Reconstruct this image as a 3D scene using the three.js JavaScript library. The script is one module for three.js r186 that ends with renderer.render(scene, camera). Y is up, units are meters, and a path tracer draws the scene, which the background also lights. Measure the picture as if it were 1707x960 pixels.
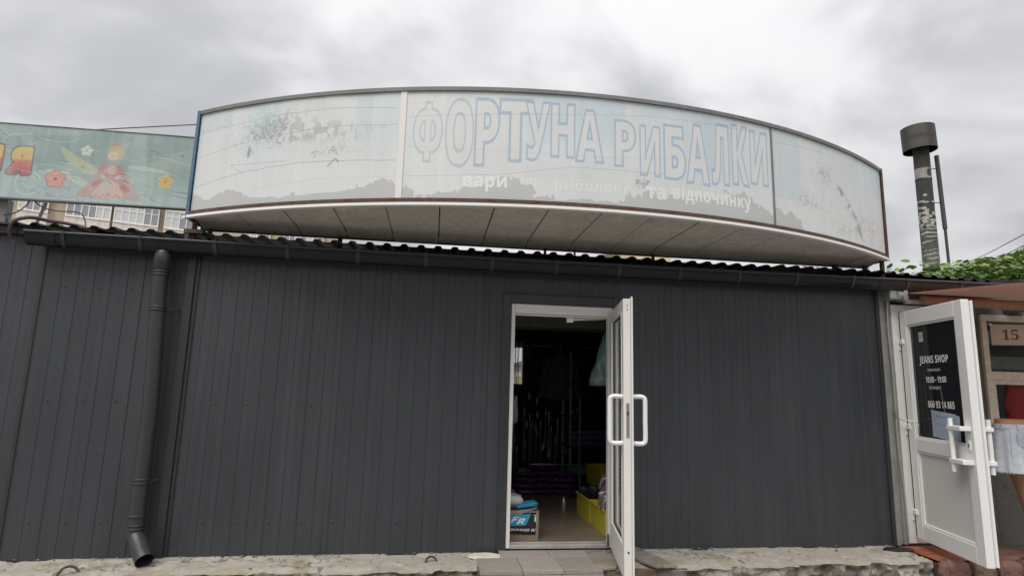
import * as THREE from 'three';
import { mergeGeometries } from 'three/addons/utils/BufferGeometryUtils.js';
import { RoundedBoxGeometry } from 'three/addons/geometries/RoundedBoxGeometry.js';

// ------------------------------------------------------------------ noise
function rng(seed) { let a = seed >>> 0; return () => { a = (a + 0x6D2B79F5) | 0; let t = Math.imul(a ^ (a >>> 15), 1 | a); t = (t + Math.imul(t ^ (t >>> 7), 61 | t)) ^ t; return ((t ^ (t >>> 14)) >>> 0) / 4294967296; }; }
function hash(x, y, z) { let h = Math.imul(x, 374761393) ^ Math.imul(y, 668265263) ^ Math.imul(z, 704788606); h = Math.imul(h ^ (h >>> 13), 1274126177); return ((h ^ (h >>> 16)) >>> 0) / 4294967296; }
const sm = (t) => t * t * (3 - 2 * t), lerp = (a, b, t) => a + (b - a) * t, clamp = (x, a = 0, b = 1) => Math.min(b, Math.max(a, x));
const step = (a, b, x) => sm(clamp((x - a) / (b - a)));
function vn3(x, y, z, px = 0) {
  const X = Math.floor(x), Y = Math.floor(y), Z = Math.floor(z), u = sm(x - X), v = sm(y - Y), w = sm(z - Z);
  let X0 = X, X1 = X + 1, Y0 = Y, Y1 = Y + 1; if (px) { X0 = ((X % px) + px) % px; X1 = (X0 + 1) % px; Y0 = ((Y % px) + px) % px; Y1 = (Y0 + 1) % px; }
  const a = lerp(lerp(hash(X0, Y0, Z), hash(X1, Y0, Z), u), lerp(hash(X0, Y1, Z), hash(X1, Y1, Z), u), v), b = lerp(lerp(hash(X0, Y0, Z + 1), hash(X1, Y0, Z + 1), u), lerp(hash(X0, Y1, Z + 1), hash(X1, Y1, Z + 1), u), v);
  return a + (b - a) * w;
}
function fbm(x, y, z = 0, oct = 5, per = 0) { let s = 0, a = 0.5, t = 0; for (let i = 0; i < oct; i++) { s += a * vn3(x, y, z + i * 17.3, per); t += a; a *= 0.5; x *= 2; y *= 2; z *= 2; per *= 2; } return s / t; }

// ------------------------------------------------------------------ camera, sky, sun, exposure
const scene = new THREE.Scene();
const camera = new THREE.PerspectiveCamera(52.87, 1024 / 575, 0.05, 600);
camera.position.set(0, 1.6, 4.868);
camera.rotation.set(0.1637, -0.1295, 0.0269, 'YXZ');

// the cloud banks in view: direction, spread, darker (-) or brighter (+)
const BANKS = [[-0.49, 0.397, -0.776, 0.24, -0.26], [-0.36, 0.394, -0.846, 0.14, -0.12], [-0.405, 0.478, -0.779, 0.16, -0.08], [-0.207, 0.488, -0.848, 0.13, 0.10], [-0.101, 0.541, -0.835, 0.12, 0.10], [0.062, 0.534, -0.843, 0.055, -0.22], [0.237, 0.519, -0.821, 0.16, 0.08], [0.511, 0.455, -0.729, 0.2, -0.04], [0.69, 0.365, -0.625, 0.13, -0.12], [0.61, 0.329, -0.721, 0.06, 0.12], [0.705, 0.262, -0.659, 0.12, -0.06]];
const SKY_W = 1280, SKY_H = 640, skyData = new Float32Array(SKY_W * SKY_H * 4);
for (let j = 0; j < SKY_H; j++) for (let i = 0; i < SKY_W; i++) {
  const ph = ((j + 0.5) / SKY_H - 0.5) * Math.PI, th = ((i + 0.5) / SKY_W - 0.5) * 2 * Math.PI;
  const dx = Math.cos(th) * Math.cos(ph), dy = Math.sin(ph), dz = Math.sin(th) * Math.cos(ph);
  const k = 1 / (Math.max(dy, 0) + 0.42), o = (j * SKY_W + i) * 4;
  const wx = dx * k * 2.0, wz = dz * k * 2.0, warp = fbm(wx * 1.3 + 9, wz * 1.3, 4, 4) - 0.5;
  const f = fbm(wx * 2.3 + warp * 1.6 + 3.2, wz * 2.9 + warp * 1.2 + 1.4, 2.5, 6), g = fbm(wx * 0.7 + 20, wz * 0.7 + 5, 8, 3);
  let bank = 0; for (const [bx, by, bz, w, a] of BANKS) { const q = Math.acos(clamp(bx * dx + by * dy + bz * dz, -1, 1)) / w; if (q < 3) bank += a * Math.exp(-q * q); }
  const c = clamp(0.57 + (f - 0.5) * 1.75 + (g - 0.5) * 0.45 + bank * (0.6 + 0.8 * f)), up = 1 + 0.75 * Math.max(dy, 0);
  const lum = (dy > -0.02 ? lerp(0.245, 0.395, step(0.02, 0.92, c)) : 0.2) * up;
  skyData[o] = lum * lerp(0.975, 1, c); skyData[o + 1] = lum * lerp(0.985, 1, c); skyData[o + 2] = lum * lerp(1.045, 1.01, c); skyData[o + 3] = 1;
}
const sky = new THREE.DataTexture(skyData, SKY_W, SKY_H, THREE.RGBAFormat, THREE.FloatType);
sky.mapping = THREE.EquirectangularReflectionMapping; sky.minFilter = sky.magFilter = THREE.LinearFilter; sky.wrapS = THREE.RepeatWrapping; sky.needsUpdate = true;
scene.background = sky; scene.environment = sky;

const sun = new THREE.DirectionalLight(0xfff9f3, 1.5);
sun.position.set(-3.5, 13, 6.5); sun.target.position.set(0.8, 1, 0);
sun.castShadow = true; sun.shadow.radius = 80; sun.shadow.mapSize.set(2048, 2048);
Object.assign(sun.shadow.camera, { left: -12, right: 12, top: 12, bottom: -12, near: 0.5, far: 80 });
scene.add(sun, sun.target);
const EXPOSURE = 1.74;

// ------------------------------------------------------------------ helpers
const used = {};
function numbered(name) { used[name] = (used[name] ?? -1) + 1; return used[name] ? `${name}_${String(used[name]).padStart(3, '0')}` : name; }
function tag(o, label, category, group, kind) { if (label) o.userData.label = label; if (category) o.userData.category = category; if (group) o.userData.group = group; if (kind) o.userData.kind = kind; return o; }
function thing(name, label, category, [x, y, z] = [0, 0, 0], group) { const o = new THREE.Group(); o.name = numbered(name); o.position.set(x, y, z); scene.add(o); return tag(o, label, category, group); }
function metres(g) {                                       // uv in metres, by the plane the face lies in
  const p = g.attributes.position, n = g.attributes.normal, uv = new Float32Array(p.count * 2);
  for (let i = 0; i < p.count; i += 3) {
    let nx = 0, ny = 0, nz = 0; for (let k = 0; k < 3; k++) { nx += n.getX(i + k); ny += n.getY(i + k); nz += n.getZ(i + k); }
    nx = Math.abs(nx); ny = Math.abs(ny); nz = Math.abs(nz);
    for (let k = i; k < i + 3; k++) { const X = p.getX(k), Y = p.getY(k), Z = p.getZ(k); if (nz >= nx && nz >= ny) { uv[2 * k] = X; uv[2 * k + 1] = Y; } else if (nx >= ny) { uv[2 * k] = Z; uv[2 * k + 1] = Y; } else { uv[2 * k] = X; uv[2 * k + 1] = Z; } }
  }
  g.setAttribute('uv', new THREE.BufferAttribute(uv, 2)); return g;
}
function prep(g, keep) {
  if (g.index) g = g.toNonIndexed();
  if (!g.attributes.normal) g.computeVertexNormals();
  for (const k of Object.keys(g.attributes)) if (!['position', 'normal', 'uv'].includes(k)) g.deleteAttribute(k);
  if (!keep) metres(g);
  return g;
}
function mesh(name, geos, mat, parent, keep) {
  const list = (Array.isArray(geos) ? geos : [geos]).map((g) => prep(g, keep)), m = new THREE.Mesh(list.length > 1 ? mergeGeometries(list) : list[0], mat);
  m.castShadow = m.receiveShadow = true;
  if (parent) { m.name = name; parent.add(m); } else { m.name = numbered(name); scene.add(m); }
  return m;
}
function box(x0, y0, z0, x1, y1, z1, b = 0) {
  const w = x1 - x0, h = y1 - y0, d = z1 - z0, g = b ? new RoundedBoxGeometry(w, h, d, 1, Math.min(b, w / 2.01, h / 2.01, d / 2.01)) : new THREE.BoxGeometry(w, h, d);
  return g.translate((x0 + x1) / 2, (y0 + y1) / 2, (z0 + z1) / 2);
}
const v3 = (a) => new THREE.Vector3(...a);
function tube(pts, r, seg = 24, rad = 8) { return new THREE.TubeGeometry(pts.length === 2 ? new THREE.LineCurve3(v3(pts[0]), v3(pts[1])) : new THREE.CatmullRomCurve3(pts.map(v3)), pts.length === 2 ? 1 : seg, r, rad); }
function bar(a, b, w, d) {                                  // a square bar from a to b
  const A = v3(a), B = v3(b), L = A.distanceTo(B), g = new THREE.BoxGeometry(w, L, d);
  return g.applyQuaternion(new THREE.Quaternion().setFromUnitVectors(new THREE.Vector3(0, 1, 0), B.clone().sub(A).normalize())).translate(...A.add(B).multiplyScalar(0.5).toArray());
}
function loft(rings, n = 20, caps = true, wob = 0) {        // rings: [x, y, z, rx, rz]
  const pos = [], idx = [], uv = [];
  rings.forEach(([x, y, z, rx, rz], j) => { for (let i = 0; i <= n; i++) { const a = (i / n) * 2 * Math.PI, w = 1 + wob * (fbm(Math.cos(a) * 2 + 5, Math.sin(a) * 2 + 5, j * 0.9, 3) - 0.5); pos.push(x + rx * w * Math.cos(a), y, z + rz * w * Math.sin(a)); uv.push(i / n, j / (rings.length - 1)); } });
  for (let j = 0; j < rings.length - 1; j++) for (let i = 0; i < n; i++) { const a = j * (n + 1) + i, b = a + n + 1; idx.push(a, b, a + 1, b, b + 1, a + 1); }
  if (caps) for (const [j, s] of [[0, 0], [rings.length - 1, 1]]) { const [x, y, z] = rings[j], c = pos.length / 3; pos.push(x, y, z); uv.push(0.5, s); for (let i = 0; i < n; i++) { const a = j * (n + 1) + i; s ? idx.push(a, c, a + 1) : idx.push(a, a + 1, c); } }
  const g = new THREE.BufferGeometry(); g.setAttribute('position', new THREE.Float32BufferAttribute(pos, 3)); g.setAttribute('uv', new THREE.Float32BufferAttribute(uv, 2)); g.setIndex(idx); g.computeVertexNormals(); return g;
}
function grid(nu, nv, fn, flip) {                           // a sheet of points fn(u, v)
  const pos = [], uv = [], idx = [];
  for (let j = 0; j <= nv; j++) for (let i = 0; i <= nu; i++) { pos.push(...fn(i / nu, j / nv)); uv.push(i / nu, j / nv); }
  for (let j = 0; j < nv; j++) for (let i = 0; i < nu; i++) { const a = j * (nu + 1) + i, b = a + nu + 1; flip ? idx.push(a, b, a + 1, b, b + 1, a + 1) : idx.push(a, a + 1, b, b, a + 1, b + 1); }
  const g = new THREE.BufferGeometry(); g.setAttribute('position', new THREE.Float32BufferAttribute(pos, 3)); g.setAttribute('uv', new THREE.Float32BufferAttribute(uv, 2)); g.setIndex(idx); g.computeVertexNormals(); return g;
}
function pillow(w, h, d, seed, amp = 0.12) {                // a filled soft bag
  const g = new THREE.SphereGeometry(1, 18, 12), p = g.attributes.position, q = (x, e) => Math.sign(x) * Math.abs(x) ** e;
  for (let i = 0; i < p.count; i++) { const x = p.getX(i), y = p.getY(i), z = p.getZ(i), n = 1 + amp * (fbm(x * 2.5 + seed, y * 2.5, z * 2.5 + seed, 4) - 0.5) * 2; p.setXYZ(i, q(x, 0.5) * w / 2 * n, q(y, 0.75) * h / 2 * n, q(z, 0.5) * d / 2 * n); }
  g.computeVertexNormals(); return g;
}
function canvas(w, h, draw) { const c = document.createElement('canvas'); c.width = w; c.height = h; const x = c.getContext('2d'); draw(x, w, h); const t = new THREE.CanvasTexture(c); t.colorSpace = THREE.SRGBColorSpace; t.magFilter = THREE.LinearFilter; return t; }
function data(w, h, fn, srgb, rep) {
  const d = new Uint8Array(w * h * 4); for (let j = 0; j < h; j++) for (let i = 0; i < w; i++) { const c = fn(i / w, j / h), o = (j * w + i) * 4, g = typeof c === 'number'; for (let k = 0; k < 3; k++) d[o + k] = clamp(g ? c : c[k]) * 255; d[o + 3] = 255; }
  const t = new THREE.DataTexture(d, w, h); t.wrapS = t.wrapT = THREE.MirroredRepeatWrapping; t.magFilter = THREE.LinearFilter; if (srgb) t.colorSpace = THREE.SRGBColorSpace; t.repeat.set(1 / rep, 1 / rep); t.needsUpdate = true; return t;
}
const rgb = (r, g, b) => new THREE.Color().setRGB(r, g, b);
const std = (r, g, b, o = {}) => new THREE.MeshStandardMaterial({ color: rgb(r, g, b), roughness: 0.7, ...o });
const S2 = (x) => 255 * (x <= 0.0031308 ? 12.92 * x : 1.055 * x ** (1 / 2.4) - 0.055), css = (r, g, b, a = 1) => `rgba(${S2(r) | 0},${S2(g) | 0},${S2(b) | 0},${a})`;

// ------------------------------------------------------------------ materials
const grain = (lo, hi, per, oct, seed) => (u, v) => lerp(lo, hi, fbm(u * per, v * per, seed, oct, per));
const T = {
  dirt: data(512, 512, (u, v) => { const a = fbm(u * 6, v * 6, 1, 6, 6), b = fbm(u * 40, v * 40, 7, 3, 40); return 0.66 + 0.34 * a + 0.16 * (b - 0.5) * 2; }, false, 1.3),
  speck: data(512, 512, (u, v) => { const a = fbm(u * 64, v * 64, 3, 3, 64), b = fbm(u * 5, v * 5, 9, 4, 5); return 0.82 + 0.34 * (a - 0.5) + 0.2 * (b - 0.5); }, false, 0.9),
  paint: data(512, 512, (u, v) => 0.93 + 0.06 * (fbm(u * 5, v * 5, 3, 4, 5) - 0.5) + 0.05 * (fbm(u * 90, v * 90, 8, 2, 90) - 0.5), false, 1.1),
  siding: data(1024, 512, (u, v) => { const s = fbm(u * 90, v * 3, 5, 4, 3 * 30), m = fbm(u * 5, v * 4, 2, 5, 4), p = fbm(u * 200, v * 200, 8, 2, 200), drop = step(0.74, 0.8, fbm(u * 60, v * 50, 31, 2, 50)); const wash = step(0.5, 0.72, fbm(u * 24, v * 1.6 + 3, 19, 4, 24)) * 0.10, chip = vn3(u * 300, v * 110, 77, 300) > 0.985 && fbm(u * 12, v * 12, 5, 2, 12) > 0.55 ? 1.2 : 0; const l = 0.76 + wash + chip + 0.20 * (s - 0.5) + 0.22 * (m - 0.5) + 0.14 * (p - 0.5) + 0.05 * drop; return [l * (1 + 0.12 * wash), l, l * (1 - 0.1 * wash)]; }, false, 2.7),
  sidingBump: data(512, 512, (u, v) => 0.8 * fbm(u * 4, v * 3, 4, 3, 12) + 0.2 * fbm(u * 120, v * 120, 6, 2, 120), false, 2.1),
  peel: data(512, 512, grain(0, 1, 160, 3, 3), false, 0.6),
  concrete: data(768, 768, (u, v) => {
    const a = fbm(u * 5, v * 5, 1, 6, 5), b = fbm(u * 70, v * 70, 4, 3, 70), c = step(0.56, 0.7, fbm(u * 9, v * 9, 12, 5, 9)), d = step(0.62, 0.74, fbm(u * 14, v * 14, 22, 5, 14));
    const l = 0.78 + 0.28 * (a - 0.5) + 0.22 * (b - 0.5); const ck = 1 - 0.55 * (1 - step(0.0, 0.012, Math.abs(fbm(u * 3, v * 3, 41, 6, 3) - 0.5))); return [ck * l * (1 - 0.12 * c - 0.22 * d), ck * l * (0.985 - 0.16 * c - 0.22 * d), ck * l * (0.95 - 0.26 * c - 0.2 * d)];
  }, false, 1.6),
  stain: data(512, 512, (u, v) => { const a = fbm(u * 8, v * 8, 5, 6, 8), b = step(0.5, 0.6, fbm(u * 12, v * 12, 15, 5, 12)), l = 0.75 + 0.9 * (a - 0.5); return [l * lerp(1, 0.5, b), l * lerp(1, 0.5, b), l * lerp(1, 0.5, b)]; }, false, 0.8),
  concreteBump: data(768, 768, (u, v) => 0.6 * fbm(u * 12, v * 12, 2, 6, 12) + 0.4 * fbm(u * 80, v * 80, 3, 3, 80), false, 1.6),
  rust: data(512, 512, (u, v) => { const a = fbm(u * 9, v * 9, 3, 6, 9), k = step(0.50, 0.66, a), b = fbm(u * 60, v * 60, 5, 3, 60); return [lerp(0.33, 0.34, k) + 0.16 * (b - 0.5), lerp(0.275, 0.21, k) + 0.12 * (b - 0.5), lerp(0.24, 0.145, k) + 0.1 * (b - 0.5)]; }, true, 0.5),
  rusty: data(512, 512, (u, v) => { const a = fbm(u * 4, v * 7, 3, 6, 4), k = step(0.5, 0.66, fbm(u * 6, v * 9, 8, 6, 6)), l = 0.62 + 0.7 * (a - 0.3); return [l * lerp(1, 0.8, k), l * lerp(1, 0.72, k), l * lerp(1, 0.65, k)]; }, false, 0.9),
  cloth: data(256, 256, (u, v) => 0.75 + 0.3 * (fbm(u * 100, v * 100, 3, 2, 100) - 0.5) + 0.3 * (fbm(u * 8, v * 8, 5, 4, 8) - 0.5), false, 0.25),
  asphalt: data(512, 512, (u, v) => 0.6 + 0.6 * (fbm(u * 100, v * 100, 3, 3, 100) - 0.5) + 0.4 * (fbm(u * 5, v * 5, 5, 4, 5) - 0.5), false, 1.7),
};
const M = {
  siding: new THREE.MeshPhysicalMaterial({ color: rgb(0.054, 0.0595, 0.067), map: T.siding, bumpMap: T.sidingBump, bumpScale: 0.0035, roughness: 0.46 }),
  trim: std(0.042, 0.044, 0.048, { map: T.siding, roughness: 0.42 }),
  gutter: new THREE.MeshPhysicalMaterial({ color: rgb(0.013, 0.0135, 0.0145), map: T.dirt, roughness: 0.3, specularIntensity: 0.75 }),
  pipe: std(0.044, 0.046, 0.05, { map: T.dirt, roughness: 0.4 }),
  roof: std(0.013, 0.013, 0.014, { map: T.dirt, roughness: 0.6 }),
  screw: std(0.10, 0.105, 0.11, { roughness: 0.35, metalness: 0.3 }),
  white: new THREE.MeshPhysicalMaterial({ color: rgb(0.86, 0.86, 0.845), map: T.paint, roughness: 0.3 }),
  whiteOld: std(0.78, 0.765, 0.72, { map: T.paint, roughness: 0.45 }),
  alu: std(0.55, 0.54, 0.51, { map: T.dirt, roughness: 0.35, metalness: 0.35 }),
  greyPlastic: std(0.70, 0.70, 0.67, { map: T.paint, roughness: 0.5 }),
  glass: new THREE.MeshPhysicalMaterial({ color: rgb(0.92, 0.95, 0.94), transmission: 1, thickness: 0, roughness: 0.02, ior: 1.5 }),
  darkFilm: new THREE.MeshPhysicalMaterial({ color: rgb(0.012, 0.013, 0.016), roughness: 0.06 }),
  rust: std(1, 1, 1, { map: T.rust, roughness: 0.85, bumpMap: T.concreteBump, bumpScale: 0.003 }),
  railGrey: std(0.20, 0.205, 0.20, { map: T.dirt, roughness: 0.55 }),
  blue: std(0.10, 0.19, 0.28, { map: T.dirt, roughness: 0.6 }),
  lip: std(0.88, 0.87, 0.83, { map: T.paint, roughness: 0.45 }),
  soffit: std(0.72, 0.66, 0.585, { map: T.dirt, roughness: 0.6, bumpMap: T.sidingBump, bumpScale: 0.006 }),
  concrete: std(0.47, 0.447, 0.40, { map: T.concrete, bumpMap: T.concreteBump, bumpScale: 0.008, roughness: 0.9 }),
  edge: std(0.36, 0.335, 0.28, { map: T.stain, bumpMap: T.concreteBump, bumpScale: 0.012, roughness: 0.95 }),
  wallGrey: std(0.22, 0.22, 0.205, { map: T.concrete, bumpMap: T.concreteBump, bumpScale: 0.006, roughness: 0.9 }),
  stoneRed: std(0.23, 0.125, 0.10, { map: T.concrete, bumpMap: T.concreteBump, bumpScale: 0.006, roughness: 0.7 }),
  stoneBrown: std(0.24, 0.16, 0.115, { map: T.concrete, bumpMap: T.concreteBump, bumpScale: 0.006, roughness: 0.7 }),
  mortar: std(0.07, 0.05, 0.045, { map: T.concrete, roughness: 0.9 }),
  tile: std(0.37, 0.335, 0.30, { map: T.speck, roughness: 0.5 }),
  tileSlab: std(0.34, 0.315, 0.285, { map: T.concrete, roughness: 0.6 }),
  floorTile: std(0.30, 0.235, 0.175, { map: T.speck, roughness: 0.35 }),
  grout: std(0.09, 0.08, 0.07, { roughness: 0.95 }),
  asphalt: std(0.39, 0.38, 0.355, { map: T.asphalt, roughness: 0.9 }),
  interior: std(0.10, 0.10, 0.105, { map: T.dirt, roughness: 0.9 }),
  ceiling: std(0.52, 0.49, 0.44, { map: T.dirt, roughness: 0.9 }),
  black: std(0.016, 0.016, 0.018, { roughness: 0.5 }),
  steel: std(0.45, 0.46, 0.48, { roughness: 0.3, metalness: 0.8 }),
  cable: std(0.03, 0.03, 0.035, { roughness: 0.6 }),
  wire: std(0.14, 0.14, 0.15, { roughness: 0.6 }),
  purpleCable: std(0.10, 0.055, 0.085, { map: T.dirt, roughness: 0.6 }),
  yellow: std(0.60, 0.52, 0.05, { roughness: 0.42 }),
  cast: std(0.42, 0.42, 0.40, { map: T.dirt, roughness: 0.4, metalness: 0.4 }),
  cream: std(0.84, 0.78, 0.64, { map: T.dirt, roughness: 0.7 }),
};

// ------------------------------------------------------------------ ground
const floorLine = (x) => 0.275 + 0.0057 * x;               // the foot of the wall climbs a little to the right
{
  const g = tag(mesh('ground', box(-150, -0.2, -220, 150, 0, 60), M.asphalt), 'pale dusty paving at the foot of the concrete ledge', 'ground', null, 'structure');
  g.receiveShadow = true;
}
function ledge(x0, x1, seed, label, cat, reach) {
  const nx = Math.round((x1 - x0) / 0.008), edge = (x) => reach + 0.06 * (fbm(x * 2.2 + seed, 3, 1, 5) - 0.5) + 0.045 * step(0.5, 0.58, fbm(x * 5 + seed, 8, 3, 3));
  const lip = (x) => floorLine(x) - 0.004 - 0.03 * fbm(x * 9, 2, seed, 3);
  const top = grid(nx, 40, (u, v) => { const x = lerp(x0, x1, u), z = lerp(-0.02, edge(x), v), e = step(0.78, 1, v), ck = 1 - step(0, 0.02, Math.abs(fbm(x * 1.7, z * 2.2, seed + 7, 5) - 0.5)); return [x, lerp(floorLine(x) - 0.004 + 0.008 * (fbm(x * 3, z * 6, seed, 5) - 0.5) - 0.010 * ck, lip(x), e) - 0.012 * step(0.58, 0.63, fbm(x * 4, z * 5, seed + 4, 4)) * (1 - e), z]; }, true);
  const front = grid(nx, 26, (u, v) => { const x = lerp(x0, x1, u), y = lerp(lip(x), -0.02, v), lump = fbm(x * 9, y * 11, seed + 2, 5) - 0.5, pit = fbm(x * 26, y * 30, seed + 6, 3) - 0.5, k = Math.min(v * 10, 1); return [x, y, edge(x) + k * (0.08 * lump + 0.045 * pit - 0.015) + 0.02 * v]; }, true);
  const o = tag(mesh('pavement', top, M.concrete), label, cat, null, 'structure');
  mesh('stone_edge', front, M.edge, o); return o;
}
ledge(-7, 0.40, 3.3, 'pale cracked concrete ledge left of the tiled step', 'ledge', 0.375);
ledge(1.28, 4.05, 9.1, 'pale concrete ledge with rough stone edge right of the open door', 'ledge', 0.43);

// ------------------------------------------------------------------ shop building
const shop = thing('shop_building', 'low shop clad in dark grey ribbed metal sheets with gutter and open door', 'shop', [0, 0, 0]);
const TOP = 2.62;
function sidingSheet(x0, x1, phase, top, foot) {
  const P = 0.12, pts = [];
  const zAt = (x) => { const d = Math.abs(((x - phase) / P - Math.round((x - phase) / P)) * P); return d < 0.030 ? 0 : d > 0.035 ? 0.0045 : (d - 0.030) / 0.005 * 0.0045; };
  const xs = new Set([x0, x1]);
  for (let k = Math.floor((x0 - phase) / P) - 1; k <= (x1 - phase) / P + 1; k++) for (const o of [-0.035, -0.030, 0.030, 0.035]) { const x = phase + k * P + o; if (x > x0 && x < x1) xs.add(x); }
  const s = [...xs].sort((a, b) => a - b), pos = [];
  for (let i = 0; i < s.length - 1; i++) {
    const a = s[i], b = s[i + 1], za = zAt(a + 1e-6), zb = zAt(b - 1e-6), fa = foot(a), fb = foot(b);
    pos.push(a, fa, za, b, fb, zb, b, top, zb, a, fa, za, b, top, zb, a, top, za);
  }
  const g = new THREE.BufferGeometry(); g.setAttribute('position', new THREE.Float32BufferAttribute(pos, 3)); g.computeVertexNormals(); return g;
}
const footOf = (x) => floorLine(x) - 0.008 + 0.012 * (fbm(x * 4, 1, 3, 4) - 0.5);
function cladding(x0, x1, phase, screws, top = TOP, foot = footOf) {
  const p = mesh('siding_panel', sidingSheet(x0, x1, phase, top, foot), M.siding, shop);
  const gs = [];
  for (const sx of screws) for (const [y, ph] of [[0.51, 0], [1.39, 0], [2.255, 0]]) {
    if (y < foot(sx) + 0.02 || y > top - 0.02) continue;
    gs.push(new THREE.CylinderGeometry(0.008, 0.0095, 0.003, 10).rotateX(Math.PI / 2).translate(sx, y, 0.0017), new THREE.CylinderGeometry(0.0055, 0.006, 0.006, 6).rotateX(Math.PI / 2).translate(sx, y, 0.0065));
  }
  if (gs.length) tag(mesh('screw', gs, M.screw, p), null, null, null, 'stuff');
  return p;
}
const row = (a, n) => Array.from({ length: n }, (_, k) => a + 0.24 * k);
cladding(-7.0, -4.25, -4.317, row(-5.5, 5), 2.66);
cladding(-4.247, -3.052, -4.317, row(-4.077, 4), 2.66);
cladding(-3.05, -1.985, -2.877, row(-2.877, 4));
cladding(-1.93, -0.80, -1.922, row(-1.922, 5));
cladding(-0.798, 0.40, -1.922, row(-0.722, 5));
cladding(0.402, 0.562, -1.922, row(0.478, 1));
cladding(0.562, 1.598, -1.922, row(0.718, 4), TOP, () => 2.355);
cladding(1.598, 2.04, 1.916, row(1.676, 2));
cladding(2.042, 3.275, 1.916, row(2.156, 5));
cladding(3.277, 4.075, 3.466, row(3.466, 3));
{
  // masonry behind the sheets, with the door opening left free
  const zb = -0.16, zf = -0.004;
  mesh('wall', [box(-7, 0, zb, 0.62, 2.6, zf), box(1.535, 0, zb, 4.07, 2.6, zf), box(0.62, 2.28, zb, 1.535, 2.6, zf), box(0.62, 0, zb, 1.535, 0.295, zf)], M.interior, shop);
  // corner and seam flashings
  mesh('corner_trim', [box(-1.99, footOf(-1.96), -0.002, -1.926, TOP, 0.030, 0.006), box(-1.926, footOf(-1.9), 0.0075, -1.902, TOP, 0.0105)], M.trim, shop);
  mesh('corner_trim', [box(-3.062, footOf(-3.05), 0.0072, -3.036, 2.64, 0.0105, 0.001)], M.trim, shop);
  mesh('corner_trim', [box(4.055, footOf(4.06), -0.02, 4.088, TOP, 0.022, 0.005)], M.trim, shop);
  // dark flashing round the door
  mesh('door_casing', [box(0.558, 0.28, -0.02, 0.634, 2.36, 0.022, 0.004), box(0.6345, 2.276, -0.02, 1.5245, 2.36, 0.022, 0.004), box(1.525, 0.28, -0.02, 1.602, 2.36, 0.022, 0.004), box(0.552, 2.3605, -0.002, 1.608, 2.370, 0.030, 0.002)], M.trim, shop);
  mesh('fascia', [box(-3.04, 2.60, 0.012, 5.3, 2.672, 0.035), box(-7, 2.64, 0.012, -3.04, 2.70, 0.05, 0.004)], M.trim, shop);
}
// roof of corrugated sheets, each a piece of its own
{
  const P = 0.14, w = 8 * P;
  for (let k = 0; k < 11; k++) {
    const x0 = -7 + k * w - 0.02, x1 = x0 + w + 0.02, r = rng(100 + k), dz = 0.02 * (r() - 0.5), dy = 0.008 * (r() - 0.5) + (k % 2) * 0.004;
    const X1 = Math.min(x1, 5.22), n = Math.round((X1 - x0) / P * 10); if (X1 - x0 < 0.1) continue;
    const wave = (x) => { const c = Math.cos((x / P) * 2 * Math.PI + 0.5); return 0.022 * step(-0.1, 0.75, c) - 0.011 + 0.003 * (fbm(x * 3, 2, k, 2) - 0.5); };
    const surf = (o) => grid(n, 6, (u, v) => { const x = lerp(x0, X1, u), z = lerp(0.115 + dz, -4.6, v); return [x, 2.706 + dy + wave(x) + o + 0.055 * (0.115 - z) + (x > 4.2 ? -0.03 * (x - 4.2) : 0), z]; }, o < 0);
    const rim = grid(n, 1, (u, v) => { const x = lerp(x0, X1, u), z = 0.115 + dz; return [x, 2.706 + dy + wave(x) - 0.0022 * (1 - v) + (x > 4.2 ? -0.03 * (x - 4.2) : 0), z]; });
    mesh('roof_sheet', [surf(0), surf(-0.0022), rim], M.roof, shop);
  }
}
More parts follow.
